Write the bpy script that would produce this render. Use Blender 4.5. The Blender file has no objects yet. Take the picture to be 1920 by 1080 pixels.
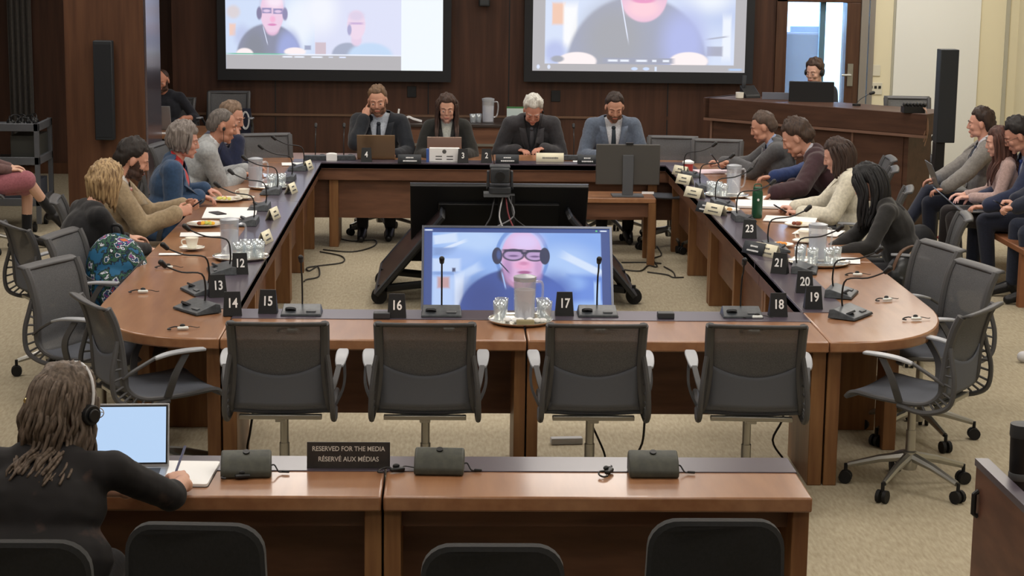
import bpy, bmesh, math, random
from mathutils import Vector, Matrix, Euler, noise
from mathutils.bvhtree import BVHTree
scn = bpy.context.scene
COL = scn.collection
PI = math.pi
random.seed(7)

# ---------------------------------------------------------------- camera
F_PX, PITCH, YAW, ROLL, CAM_H = 3575.2237, .1812, .033, .0127, 2.6509
_f = Vector((math.sin(YAW)*math.cos(PITCH), math.cos(YAW)*math.cos(PITCH), -math.sin(PITCH)))
_r0 = Vector((math.cos(YAW), -math.sin(YAW), 0)); _u0 = _r0.cross(_f)
_r = _r0*math.cos(ROLL) + _u0*math.sin(ROLL); _u = -_r0*math.sin(ROLL) + _u0*math.cos(ROLL)
CAMP = Vector((0, 0, CAM_H))
cam_d = bpy.data.cameras.new('camera'); cam = bpy.data.objects.new('camera', cam_d); COL.objects.link(cam)
cam_d.sensor_width = 36; cam_d.lens = F_PX/1920*36; cam_d.clip_end = 200
cam.matrix_world = Matrix(((_r.x, _u.x, -_f.x, 0), (_r.y, _u.y, -_f.y, 0), (_r.z, _u.z, -_f.z, CAM_H), (0, 0, 0, 1)))
scn.camera = cam
def ray(u, v): return _f + _r*((u-960)/F_PX) - _u*((v-540)/F_PX)
def atz(u, v, z):            # the point of the photograph at height z
    d = ray(u, v); return CAMP + d*((z-CAM_H)/d.z)
def aty(u, v, y):            # the point of the photograph on the plane Y = y
    d = ray(u, v); return CAMP + d*(y/d.y)
# ---------------------------------------------------------------- world, exposure
w = bpy.data.worlds.new('world'); scn.world = w; w.use_nodes = True
w.node_tree.nodes['Background'].inputs[0].default_value = (.75, .85, 1, 1)
w.node_tree.nodes['Background'].inputs[1].default_value = .25
scn.view_settings.view_transform = 'Standard'; scn.view_settings.look = 'None'
scn.view_settings.gamma = 1; scn.view_settings.use_curve_mapping = False
scn.view_settings.exposure = 0.22
CEIL = 3.7
LAMP_W = 14.0
def ceiling_lamps():
    pass
# ---------------------------------------------------------------- materials
def lin(h):
    h = h.lstrip('#'); o = []
    for i in (0, 2, 4):
        c = int(h[i:i+2], 16)/255; o.append(c/12.92 if c <= .04045 else ((c+.055)/1.055)**2.4)
    return (o[0], o[1], o[2], 1)
MATS = {}
def _c(c): return lin(c) if isinstance(c, str) else (c[0], c[1], c[2], 1)
def mat(name, col, rough=.55, metal=0, coat=0, emis=0, trans=0, alpha=1, spec=.5, ior=1.45, sheen=0):
    if name in MATS: return MATS[name]
    m = bpy.data.materials.new(name); m.use_nodes = True; b = m.node_tree.nodes['Principled BSDF']; I = b.inputs
    I['Base Color'].default_value = _c(col); I['Roughness'].default_value = rough; I['Metallic'].default_value = metal
    I['Coat Weight'].default_value = coat; I['Coat Roughness'].default_value = .12; I['Transmission Weight'].default_value = trans; I['IOR'].default_value = ior
    I['Specular IOR Level'].default_value = spec; I['Alpha'].default_value = alpha; I['Sheen Weight'].default_value = sheen
    if emis: I['Emission Color'].default_value = _c(col); I['Emission Strength'].default_value = emis
    MATS[name] = m; return m
def mix_mat(name, c1, c2, scale=(5, 5, 5), rough=.55, noise_s=6, detail=4, lo=.35, hi=.65, bump=0, bump_scale=0, **k):
    """two-tone procedural surface: stretched noise in object space"""
    if name in MATS: return MATS[name]
    m = mat(name, c1, rough, **k); nt = m.node_tree; N = nt.nodes; L = nt.links; b = N['Principled BSDF']
    tc = N.new('ShaderNodeTexCoord'); mp = N.new('ShaderNodeMapping'); mp.inputs['Scale'].default_value = scale
    L.new(tc.outputs['Object'], mp.inputs['Vector'])
    n = N.new('ShaderNodeTexNoise'); n.inputs['Scale'].default_value = noise_s; n.inputs['Detail'].default_value = detail
    L.new(mp.outputs[0], n.inputs['Vector'])
    r = N.new('ShaderNodeValToRGB'); r.color_ramp.elements[0].position = lo; r.color_ramp.elements[1].position = hi
    r.color_ramp.elements[0].color = _c(c1); r.color_ramp.elements[1].color = _c(c2)
    L.new(n.outputs['Fac'], r.inputs[0]); L.new(r.outputs[0], b.inputs['Base Color'])
    if bump:
        bp = N.new('ShaderNodeBump'); bp.inputs['Strength'].default_value = bump; bp.inputs['Distance'].default_value = .004
        n2 = n
        if bump_scale:
            n2 = N.new('ShaderNodeTexNoise'); n2.inputs['Scale'].default_value = bump_scale; L.new(tc.outputs['Object'], n2.inputs['Vector'])
        L.new(n2.outputs['Fac'], bp.inputs['Height']); L.new(bp.outputs[0], b.inputs['Normal'])
    return m
def cloth(name, c, c2=None, rough=.9, s=60, bump=.25):
    c1 = _c(c); c2 = _c(c2) if c2 else tuple(x*.72 for x in c1[:3])+(1,)
    return mix_mat(name, c1[:3], c2[:3], (1, 1, 1), rough, s, 5, .3, .7, bump, 0, sheen=.15)
# ---------------------------------------------------------------- mesh building
def frame_from(d, up=Vector((0, 0, 1))):
    d = Vector(d).normalized()
    if abs(d.dot(up)) > .98: up = Vector((0, 1, 0))
    x = d.cross(up).normalized(); y = x.cross(d); return x, y, d
class MB:
    def __init__(s): s.v = []; s.f = []; s.m = []; s.cur = 0; s.M = Matrix()
    def add(s, vs, fs):
        o = len(s.v); M = s.M
        s.v += [tuple(M @ Vector(p)) for p in vs]; s.f += [tuple(i+o for i in f) for f in fs]; s.m += [s.cur]*len(fs); return s
    def box(s, c, d, rz=0, rx=0, ry=0):
        R = Euler((rx, ry, rz)).to_matrix(); c = Vector(c); vs = []
        for x in (-.5, .5):
            for y in (-.5, .5):
                for z in (-.5, .5): vs.append(c + R @ Vector((x*d[0], y*d[1], z*d[2])))
        return s.add(vs, [(0, 1, 3, 2), (4, 6, 7, 5), (0, 4, 5, 1), (2, 3, 7, 6), (0, 2, 6, 4), (1, 5, 7, 3)])
    def bb(s, x0, x1, y0, y1, z0, z1): return s.box(((x0+x1)/2, (y0+y1)/2, (z0+z1)/2), (abs(x1-x0), abs(y1-y0), abs(z1-z0)))
    def tube(s, pts, r, n=8, closed=False):
        pts = [Vector(p) for p in pts]; k = len(pts); rs = r if isinstance(r, (list, tuple)) else [r]*k
        vs = []; x = None
        for i, p in enumerate(pts):
            a = pts[(i-1) % k] if (closed or i > 0) else p; b = pts[(i+1) % k] if (closed or i < k-1) else p
            d = (b-a)
            if d.length < 1e-9: d = Vector((0, 0, 1))
            d.normalize()
            if x is None: x, y, _ = frame_from(d)
            else:
                x = (x - d*x.dot(d))
                if x.length < 1e-6: x, y, _ = frame_from(d)
                x.normalize()
            y = d.cross(x)
            for j in range(n):
                t = 2*PI*j/n; vs.append(p + (x*math.cos(t)+y*math.sin(t))*rs[i])
        fs = []
        for i in range(k if closed else k-1):
            for j in range(n):
                a = i*n+j; b = i*n+(j+1) % n; c = ((i+1) % k)*n+(j+1) % n; d = ((i+1) % k)*n+j; fs.append((a, b, c, d))
        if not closed: fs += [tuple(range(n))[::-1], tuple((k-1)*n+j for j in range(n))]
        return s.add(vs, fs)
    def ribbon(s, pts, wdir, w, t):       # flat bar along pts: width w along wdir, thickness t
        pts = [Vector(p) for p in pts]; k = len(pts); vs = []; wd = Vector(wdir).normalized()
        ws = w if isinstance(w, (list, tuple)) else [w]*k
        for i, p in enumerate(pts):
            a = pts[max(i-1, 0)]; b = pts[min(i+1, k-1)]; d = (b-a).normalized(); nn = d.cross(wd).normalized()
            for (q, e) in ((-1, -1), (1, -1), (1, 1), (-1, 1)): vs.append(p + wd*(q*ws[i]/2) + nn*(e*t/2))
        fs = []
        for i in range(k-1):
            for j in range(4): fs.append((i*4+j, i*4+(j+1) % 4, (i+1)*4+(j+1) % 4, (i+1)*4+j))
        fs += [(3, 2, 1, 0), tuple((k-1)*4+j for j in range(4))]
        return s.add(vs, fs)
    def lathe(s, prof, n=20, c=(0, 0, 0)):
        c = Vector(c); vs = []; k = len(prof)
        for (r, z) in prof:
            for j in range(n):
                t = 2*PI*j/n; vs.append(c + Vector((max(r, 1e-5)*math.cos(t), max(r, 1e-5)*math.sin(t), z)))
        fs = []
        for i in range(k-1):
            for j in range(n): fs.append((i*n+j, i*n+(j+1) % n, (i+1)*n+(j+1) % n, (i+1)*n+j))
        fs += [tuple(range(n))[::-1], tuple((k-1)*n+j for j in range(n))]
        return s.add(vs, fs)
    def cyl(s, p0, p1, r, n=16, r1=None): return s.tube([p0, p1], [r, r if r1 is None else r1], n)
    def prism(s, poly, z0, z1):
        n = len(poly); vs = [(p[0], p[1], z0) for p in poly]+[(p[0], p[1], z1) for p in poly]
        fs = [tuple(range(n))[::-1], tuple(range(n, 2*n))]+[(i, (i+1) % n, n+(i+1) % n, n+i) for i in range(n)]
        return s.add(vs, fs)
    def ell(s, c, r, R=None, nu=16, nv=10, fn=None):
        c = Vector(c); vs = []; R = R or Matrix.Identity(3)
        for i in range(nv+1):
            ph = PI*i/nv
            for j in range(nu):
                t = 2*PI*j/nu; d = Vector((math.sin(ph)*math.cos(t), math.sin(ph)*math.sin(t), math.cos(ph)))
                k = fn(d) if fn else 1
                vs.append(c + R @ Vector((d.x*r[0]*k, d.y*r[1]*k, d.z*r[2]*k)))
        fs = []
        for i in range(nv):
            for j in range(nu): fs.append((i*nu+j, (i+1)*nu+j, (i+1)*nu+(j+1) % nu, i*nu+(j+1) % nu))
        return s.add(vs, fs)
    def cap(s, p0, p1, r0, r1=None, n=12):
        r1 = r0 if r1 is None else r1; p0 = Vector(p0); p1 = Vector(p1)
        s.ell(p0, (r0,)*3, nu=n, nv=8); s.ell(p1, (r1,)*3, nu=n, nv=8)
        if (p1-p0).length > 1e-5: s.tube([p0, p1], [r0, r1], n)
        return s
    def grid(s, fn, nu, nv, th=0):
        vs = [fn(i/nu, j/nv) for j in range(nv+1) for i in range(nu+1)]
        return s.add(vs, [(j*(nu+1)+i, j*(nu+1)+i+1, (j+1)*(nu+1)+i+1, (j+1)*(nu+1)+i) for j in range(nv) for i in range(nu)])
    def mesh(s, name='m', merge=False):
        me = bpy.data.meshes.new(name); me.from_pydata(s.v, [], s.f)
        bm = bmesh.new(); bm.from_mesh(me)
        for f, k in zip(bm.faces, s.m): f.material_index = k
        bmesh.ops.remove_doubles(bm, verts=bm.verts, dist=2e-5)
        bmesh.ops.recalc_face_normals(bm, faces=bm.faces); bm.to_mesh(me); bm.free(); return me
    def build(s, name, m, parent=None, bevel=0, sharp=40, solid=0, sub=0):
        me = s.mesh(name); return link(name, me, m, parent, bevel, sharp, solid, sub)
def link(name, me, m, parent=None, bevel=0, sharp=40, solid=0, sub=0):
    for q in (m if isinstance(m, (list, tuple)) else [m]): me.materials.append(q)
    me.shade_smooth()
    if sharp < 180: me.set_sharp_from_angle(angle=math.radians(sharp))
    o = bpy.data.objects.new(name, me); COL.objects.link(o)
    if parent: o.parent = parent
    if solid:
        q = o.modifiers.new('solid', 'SOLIDIFY'); q.thickness = solid; q.offset = 0
    if sub:
        q = o.modifiers.new('sub', 'SUBSURF'); q.levels = sub; q.render_levels = sub
    if bevel:
        q = o.modifiers.new('bevel', 'BEVEL'); q.width = bevel; q.segments = 2; q.limit_method = 'ANGLE'; q.angle_limit = math.radians(35)
    return o
def thing(name, label, cat, loc=(0, 0, 0), rz=0, group=None):
    o = bpy.data.objects.new(name, None); COL.objects.link(o); o.location = loc; o.rotation_euler = (0, 0, rz)
    o.empty_display_size = .1
    return tag(o, label, cat, group)
def tag(o, label, cat, group=None, kind=None):
    o['label'] = label; o['category'] = cat
    if group: o['group'] = group
    if kind: o['kind'] = kind
    return o
def struct(name, mb, m, **k):
    o = mb.build(name, m, **k); o['kind'] = 'structure'; return o
def dup(root, loc, rz, label, group=None, drop=()):
    def rec(o, par):
        c = o.copy(); COL.objects.link(c)
        if par: c.parent = par
        for ch in o.children:
            if ch.name.split('.')[0] not in drop: rec(ch, c)
        return c
    r = rec(root, None); r.location = loc; r.rotation_euler = (0, 0, rz); r['label'] = label
    if group: r['group'] = group
    return r
def text_obj(txt, size, m, parent, loc, rot, name='lettering', ext=.0006, align='CENTER', squash=1, bold=0):
    cu = bpy.data.curves.new('t', 'FONT'); cu.body = txt; cu.size = size; cu.align_x = align; cu.align_y = 'CENTER'; cu.extrude = ext; cu.offset = bold
    t = bpy.data.objects.new('t', cu); me = work_eval(t); me.materials.clear()
    me.transform(Matrix.LocRotScale(Vector(loc), Euler(rot), Vector((squash, 1, 1))))
    me.materials.append(m); o = bpy.data.objects.new(name, me); COL.objects.link(o); o.parent = parent; return o
WORK = bpy.data.scenes.new('work')
def work_eval(o):
    WORK.collection.objects.link(o); vl = WORK.view_layers[0]; vl.update(); dg = vl.depsgraph
    me = bpy.data.meshes.new_from_object(o.evaluated_get(dg)); bpy.data.objects.remove(o); return me
def evald(mb, mods):
    me = mb.mesh(); o = bpy.data.objects.new('tmp', me)
    for ty, kw in mods:
        q = o.modifiers.new('m', ty)
        for a, b in kw.items(): setattr(q, a, b)
    r = work_eval(o); bpy.data.meshes.remove(me); r.materials.clear(); return r
def blob(mb, voxel=.008, it=3, fac=.5):
    return evald(mb, [('REMESH', dict(mode='VOXEL', voxel_size=voxel)), ('SMOOTH', dict(iterations=it, factor=fac))])
def smooth_path(pts, n=4):
    pts = [Vector(p) for p in pts]; out = []
    for i in range(len(pts)-1):
        p0 = pts[max(i-1, 0)]; p1 = pts[i]; p2 = pts[i+1]; p3 = pts[min(i+2, len(pts)-1)]
        for k in range(n):
            t = k/n; out.append(.5*((2*p1)+(-p0+p2)*t+(2*p0-5*p1+4*p2-p3)*t*t+(-p0+3*p1-3*p2+p3)*t**3))
    out.append(pts[-1]); return out
def rrect(w, h, r, n=4):
    o = []
    for (cx, cy, a) in ((w/2-r, h/2-r, 0), (-w/2+r, h/2-r, 90), (-w/2+r, -h/2+r, 180), (w/2-r, -h/2+r, 270)):
        for k in range(n+1): t = math.radians(a+90*k/n); o.append((cx+r*math.cos(t), cy+r*math.sin(t)))
    return o
# palette
WALLW = mix_mat('dark_wall_veneer', '#4e3428', '#3c271e', (6, 6, .35), .42, 3, 6, .35, .7, spec=.35)
WALLW2 = mix_mat('column_veneer', '#5e3f2c', '#4a2f20', (6, 6, .35), .42, 3, 6, .35, .7, spec=.35)
COUNTW = mix_mat('counter_veneer', '#4f362a', '#3e291f', (.8, 6, 6), .45, 3, 6, .35, .7, spec=.35)
TOPW = mix_mat('table_top_veneer', '#9f7250', '#8c6042', (5, .6, 5), .32, 4, 6, .3, .7, coat=.5)
EDGEW = mix_mat('table_edge_wood', '#8a6040', '#74492f', (1.2, 1.2, 8), .38, 5, 5, .35, .7)
LEGW = mix_mat('table_leg_wood', '#86603c', '#70492c', (7, 7, .6), .42, 4, 5, .35, .7)
PANW = mix_mat('modesty_panel_wood', '#6e4b37', '#5a3b2b', (1, 1, 5), .45, 4, 5, .35, .7)
STRIP = mat('wiring_strip_laminate', '#4c4450', .28, coat=.2)
BLACKP = mat('black_plastic', '#17181a', .45)
DKP = mat('dark_grey_plastic', '#33363a', .5)
RUB = mat('black_rubber', '#101011', .7)
GREYP = mat('grey_plastic', '#55585c', .5)
ALU = mat('brushed_aluminium', '#a9a8a2', .33, metal=.9)
CHR = mat('chrome', '#d8d8d6', .15, metal=1)
WHITE = mat('white_paper', '#f2f2f2', .7)
CREAMC = mat('cream_card', '#efe9cf', .7)
CHINA = mat('white_china', '#f3f0e4', .2, coat=.5)
DCARD = mat('black_card', '#121316', .5)
NUMW = mat('white_numeral', '#f4f4f4', .6)
GLASS = mat('clear_glass', '#dfe8ee', .06, metal=.55, alpha=.40)
PLAS = mat('clear_plastic', '#e6eaf2', .10, metal=.3, alpha=.32)
ICE = mat('iced_water', '#d8dae6', .4)
SILV = mat('silver_tray', '#e2e0d6', .16, metal=.85)
CARPET = mix_mat('carpet', '#b4aa93', '#978c75', (3, .6, 1), .95, 22, 8, .25, .75, .5, 0)
# ================================================================ ROOM
YB = 20.7; XL_, XR_ = -6.2, 6.15; YF = -3.0
LAMPM = mat('lamp_diffuser', '#fff6ea', .6, emis=2.6)
PLASTER = mat('cream_plaster', '#d6ceb2', .8)
CEILM = mat('ceiling_white', '#e6e2da', .85)
m = MB(); m.bb(XL_, XR_, YF, 24.4, -.12, 0); struct('floor', m, CARPET)
m = MB(); m.bb(XL_, XR_, YF, 24.4, CEIL, CEIL+.12); struct('ceiling', m, CEILM)
# ceiling lamps: unseen panels added to light the room, enlarged for sheen on tables
def lamp(x, y, wd=1.2, ln=1.2, pw=LAMP_W, col=(1, .955, .90)):
    t = thing('ceiling_light', 'recessed rectangular light panel added out of view in the white ceiling', 'light', (x, y, CEIL-.02), 0, 'ceiling light panels')
    a = MB(); a.bb(-wd/2, wd/2, -ln/2, ln/2, .0, .012); a.build('diffuser', LAMPM, t)
    b = MB()
    for sx in (-1, 1): b.bb(sx*wd/2-.015, sx*wd/2+.015, -ln/2, ln/2, -.005, .02)
    for sy in (-1, 1): b.bb(-wd/2, wd/2, sy*ln/2-.015, sy*ln/2+.015, -.005, .02)
    b.build('frame', ALU, t)
    ld = bpy.data.lights.new('panel_light', 'AREA'); ld.shape = 'RECTANGLE'; ld.size = wd; ld.size_y = ln; ld.energy = pw; ld.color = col
    lo = bpy.data.objects.new('panel_light', ld); COL.objects.link(lo); lo.location = (x, y, CEIL-.04)
for x in (-3.9, -1.3, 1.3, 3.9):
    for y in (2, 5, 8, 11, 14, 17):
        lamp(x, y, pw=LAMP_W*(1.0 if x < 3 else 1.3)*(1.25 if y > 7 else .36))
lamp(4.9, 19.0, pw=LAMP_W*2.6); lamp(2.4, 19.3, pw=LAMP_W*.5); lamp(-1.0, 19.3, pw=LAMP_W*.35)
# walls
dl = aty(1475, 60, YB).x; dr = aty(1586, 60, YB).x; dtop = aty(1520, 4, YB).z; we = aty(1612, 60, YB).x
m = MB()
m.bb(-2.95, dl-.12, YB, YB+.2, 0, CEIL); m.bb(dl-.12, we, YB, YB+.2, dtop+.1, CEIL)
struct('wall_back', m, WALLW)
m = MB(); m.bb(we+.16, XR_, YB, YB+.2, 0, CEIL); struct('wall_back_plaster', m, PLASTER)
m = MB(); m.bb(XL_, -2.95, 21.4, 21.6, 0, CEIL); m.bb(-3.0, -2.9, 20.7, 21.5, 0, CEIL); struct('wall_back_alcove', m, WALLW)
m = MB(); m.bb(XL_-.2, XL_, YF, 21.6, 0, CEIL); struct('wall_left', m, WALLW)
m = MB(); m.bb(XR_, XR_+.2, YF, 24.4, 0, CEIL); struct('wall_right', m, PLASTER)
m = MB(); m.bb(XL_, XR_, YF-.2, YF, 0, CEIL); struct('wall_front', m, mat('front_wall_paint', '#8d7f6c', .8))
# panel grooves and rail on the wood wall
gz = aty(560, 215, YB).z
m = MB(); m.bb(-2.9, 1.9, YB-.018, YB, gz-.012, gz+.012); struct('trim_1', m, mat('rail_wood', '#69503f', .35))
m = MB()
for x in (-1.9, -.25, .62, 2.35): m.bb(x-.006, x+.006, YB-.004, YB, gz+.02, CEIL); m.bb(x-.006, x+.006, YB-.004, YB, .1, gz-.02)
struct('trim_2', m, BLACKP)
m = MB()
for u in (1676, 1762): x = aty(u, 60, YB).x; m.bb(x-.012, x+.012, YB-.012, YB, 0, CEIL)
x = aty(1888, 60, YB).x; m.bb(x-.02, x+.02, YB-.02, YB, 0, CEIL)
struct('trim_3', m, mat('seam_grey', '#a8a595', .8))
x0 = aty(1678, 60, YB).x; x1 = aty(1836, 60, YB).x
m = MB(); m.bb(x0, x1, YB-.03, YB, 0, CEIL); struct('wall_panel_white', m, mat('white_wall_panel', '#d9dad6', .7))
m = MB(); m.bb(XL_, -3.6, 21.36, 21.4, 0, .12); struct('baseboard_left', m, WALLW2)
m = MB(); m.bb(we+.2, XR_, YB-.045, YB-.03, 0, .12); struct('baseboard_back', m, mat('grey_baseboard', '#8c8a84', .6))
# doorway into the lit side room, with frame, leaf edge and glazing
DW = mix_mat('door_wood', '#553a29', '#42291c', (6, 6, .4), .4, 3, 5)
m = MB(); m.bb(dl-.12, dl, YB-.03, YB+.22, 0, dtop+.1); m.bb(dl-.12, we, YB-.03, YB+.22, dtop, dtop+.1); m.bb(dr, we, YB-.03, YB+.22, 0, dtop)
d1 = struct('door_1', m, DW, bevel=.006)
hz = aty(1596, 140, YB).z; hx = aty(1594, 140, YB-.05).x
m = MB(); m.bb(hx-.03, hx+.03, YB-.05, YB-.03, hz-.12, hz+.12); m.tube([(hx, YB-.05, hz), (hx, YB-.09, hz), (hx-.1, YB-.09, hz)], .011); m.build('door_handle', ALU, d1)
m = MB(); m.bb(we, we+.08, YB-.06, YB+.2, 0, CEIL); m.bb(we+.1, we+.16, YB-.02, YB+.2, 0, CEIL); struct('trim_4', m, mat('steel_mullion', '#8f8a84', .4, metal=.4))
m = MB(); m.bb(dl, dr, YB+.1, YB+.108, 0, dtop); gl = struct('window_1', m, mat('blue_glass', '#cfe6ff', .03, alpha=.25))
m = MB(); x = aty(1541, 60, YB+.1).x; m.bb(x-.03, x+.03, YB+.07, YB+.13, 0, dtop); m.build('window_mullion', mat('blue_grey_metal', '#5f7f95', .4, metal=.3), gl)
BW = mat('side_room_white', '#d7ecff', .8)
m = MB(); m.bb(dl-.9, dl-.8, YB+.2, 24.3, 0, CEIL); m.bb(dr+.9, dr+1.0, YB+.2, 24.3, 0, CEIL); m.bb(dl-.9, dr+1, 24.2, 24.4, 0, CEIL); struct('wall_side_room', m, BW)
ld = bpy.data.lights.new('side_room_light', 'AREA'); ld.size = 1.2; ld.energy = 330; ld.color = (.68, .86, 1)
lo = bpy.data.objects.new('side_room_light', ld); COL.objects.link(lo); lo.location = ((dl+dr)/2, 22.6, CEIL-.05)
t = thing('ceiling_light', 'cool white light panel in the glazed side room', 'light', ((dl+dr)/2, 22.6, CEIL-.03), 0, 'ceiling light panels')
m = MB(); m.bb(-.6, .6, -.6, .6, 0, .015); m.build('diffuser', mat('cool_diffuser', '#cfe6ff', .6, emis=3), t)
# wood clad column at left with polished return face
px0 = atz(132, 419, 0).x; PXR = aty(272, 200, 17.6).x
m = MB(); m.bb(px0, PXR, 17.6, 18.45, 0, CEIL); struct('wall_column', m, WALLW2)
m = MB(); m.bb(PXR, PXR+.02, 17.62, 18.45, 0, CEIL); struct('trim_5', m, mat('polished_steel', '#8a8390', .22, metal=.85))
# right-hand ledge bench under the counter end
# ================================================================ TABLES
T = .74
XI0, XI1, YN0, YN1, YF0, YF1, XO0, XO1 = -1.11, 1.85, 9.02, 9.76, 16.33, 17.08, -1.83, 2.57
def table(label, poly, strip, legs, panels, aprons, group='conference tables of the hollow square', holes=()):
    cx = sum(p[0] for p in poly)/len(poly); cy = sum(p[1] for p in poly)/len(poly)
    t = thing('conference_table', label, 'table', (cx, cy, 0), 0, group); B = Matrix.Translation((-cx, -cy, 0))
    def mk(): q = MB(); q.M = B; return q
    a = mk(); a.prism(poly, T-.055, T); a.build('tabletop', TOPW, t, bevel=.008)
    if strip: a = mk(); a.bb(*strip, T-.05, T+.004); a.build('wiring_strip', STRIP, t, bevel=.002)
    for l in legs: a = mk(); a.bb(*l, 0, T-.056); a.build('leg', LEGW, t, bevel=.004)
    for p in panels: a = mk(); a.bb(*p); a.build('modesty_panel', PANW, t)
    for p in aprons: a = mk(); a.bb(*p, T-.15, T-.056); a.build('apron', EDGEW if False else PANW, t)
    return t
def corner(x_in, x_out, y0, y1, yc, n=14):
    """outer rounded corner: from (x_in, y0) curving to (x_out, yc) then straight to y1"""
    o = [(x_in, y0)]
    for k in range(1, n+1):
        a = PI/2*k/n; o.append((x_in+(x_out-x_in)*math.sin(a)**.8, y0+(yc-y0)*(1-math.cos(a))**1.05))
    return o+[(x_out, y1), (x_in, y1)]
g = .004; SM = .375
for (a, b, s) in ((XI0+g, SM-g, 'left'), (SM+g, XI1-g, 'right')):
    table('near section of the wooden conference table, %s half, behind the grey mesh chairs' % s,
          [(a, YN0), (b, YN0), (b, YN1), (a, YN1)], (a, b, YN1-.25, YN1-.002),
          [((a, a+.07, YN0+.06, YN1-.12) if s == 'left' else (b-.07, b, YN0+.06, YN1-.12)), ((b-.055, b, YN0+.06, YN1-.12) if s == 'left' else (a, a+.055, YN0+.06, YN1-.12))],
          [(a+.05, b-.05, YN1-.16, YN1-.14, .23, T-.06)], [(a+.02, b-.02, YN1-.06, YN1-.04)])
ys = [YN0, 11.38, 13.85, YF0-.01]
for s, (xi, xo, q) in {'left': (XI0, XO0, -1), 'right': (XI1, XO1, 1)}.items():
    for i in range(3):
        y0, y1 = ys[i]+g, ys[i+1]-g
        poly = corner(xi, xo, y0, y1, 9.95) if i == 0 else [(xi, y0), (xo, y0), (xo, y1), (xi, y1)]
        sx = sorted((xi, xi+q*.25)); ly0 = y0 if i else y0+.0
        legs = [(*sorted((xi+q*.06, xi+q*.62)), y1-.075, y1-.01)]
        legs.append((*sorted((xi+q*.06, xi+q*.62)), y0+.01, y0+.075) if i else (*sorted((xi+q*.005, xi+q*.07)), YN0+.06, YN1-.1))
        if i == 0: legs.append((*sorted((xi+q*.45, xi+q*.52)), 9.75, 9.95))
        legs.append((*sorted((xi+q*.06, xi+q*.5)), (y0+y1)/2-.03, (y0+y1)/2+.03))
        pa = YN1 if i == 0 else y0
        table('%s side wooden conference table, %s section' % (s, ['rounded corner', 'middle', 'far'][i]), poly,
              (*sx, (y0 if i else YN1+.0), y1), legs, [(*sorted((xi+q*.12, xi+q*.14)), pa+.03, y1-.03, .25, T-.06)],
              [(*sorted((xi+q*.03, xi+q*.05)), pa, y1)])
for (a, b, s) in ((XO0, SM-g, 'left'), (SM+g, XO1, 'right')):
    table('far section of the wooden conference table under the projection screens, %s half' % s,
          [(a, YF0), (b, YF0), (b, YF1), (a, YF1)], (max(a, XI0-.25), min(b, XI1+.25), YF0, YF0+.24),
          [(a+(.1 if s == 'left' else .0), a+(.17 if s == 'left' else .07), YF0+.06, YF1-.1), (b-.17 if s == 'right' else b-.07, b-.1 if s == 'right' else b, YF0+.06, YF1-.1),
           ((XI0+.06, XI0+.14, YF0+.05, YF1-.2) if s == 'left' else (XI1-.14, XI1-.06, YF0+.05, YF1-.2))],
          [(a+.05, b-.05, YF0+.1, YF0+.12, .25, T-.06)], [(a+.02, b-.02, YF0+.02, YF0+.045)])
# media desk in the foreground
MX, MY0, MY1 = 1.273, 6.39, 6.905; sm = atz(716, 935, T).x
for (a, b, s) in ((-2.9, sm-g, 'left'), (sm+g, MX, 'right')):
    table('foreground wooden media desk, %s half%s' % (s, ' with the reserved sign' if s == 'left' else ' with two grey interpretation boxes'),
          [(a, MY0), (b, MY0), (b, MY1), (a, MY1)], (a, b, MY1-.2, MY1-.002),
          [(a, a+.06, MY0+.05, MY1-.05), (b-.06, b, MY0+.05, MY1-.05)], [(a+.05, b-.05, MY1-.1, MY1-.08, .2, T-.06)],
          [(a+.06, b-.06, MY0+.14, MY0+.16)], 'media desk sections in the foreground')
# bottom-right desk with raised privacy edge
c0 = atz(1846, 872, .86); c1 = atz(1925, 948, .86)
dv = (c1-c0).normalized(); ang = math.atan2(dv.y, dv.x)
t = thing('side_desk', 'dark wooden desk with a raised edge cut off at the bottom right corner', 'desk', (c0.x, c0.y, 0), ang)
m = MB(); m.bb(0, 1.3, -.03, 0, 0, .86); m.build('modesty_panel', mix_mat('side_desk_panel', '#6a4636', '#553529', (1, 1, 4), .5, 4), t, bevel=.004)
m = MB(); m.bb(0, 1.3, 0, .6, .70, .745); m.build('tabletop', TOPW, t, bevel=.006)
m = MB(); m.bb(0, .05, 0, .55, 0, .70); m.build('leg', LEGW, t)
m = MB(); m.bb(.0, 1.3, -.035, .012, .86, .885); m.build('ledge', STRIP, t)
m = MB(); m.tube([(.05, -.03, .78), (.05, -.045, .77), (.05, -.045, .70), (.05, -.03, .69)], .010); m.build('latch', BLACKP, t)
SD = t
# small wooden side table in the well, carrying the monitor
tc = atz(1160, 366, .56)
t = thing('side_table', 'small low wooden table holding the grey monitor inside the hollow square', 'table', (1.36, 15.75, 0), 0)
m = MB(); m.bb(-.33, .33, -.22, .22, .52, .56); m.build('tabletop', TOPW, t, bevel=.005)
m = MB(); m.bb(-.29, .29, -.18, .18, .40, .52); m.build('apron', PANW, t)
for sx in (-1, 1):
    for sy in (-1, 1): m = MB(); m.bb(sx*.3-.03, sx*.3+.03, sy*.19-.03, sy*.19+.03, 0, .52); m.build('leg', LEGW, t)
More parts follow.
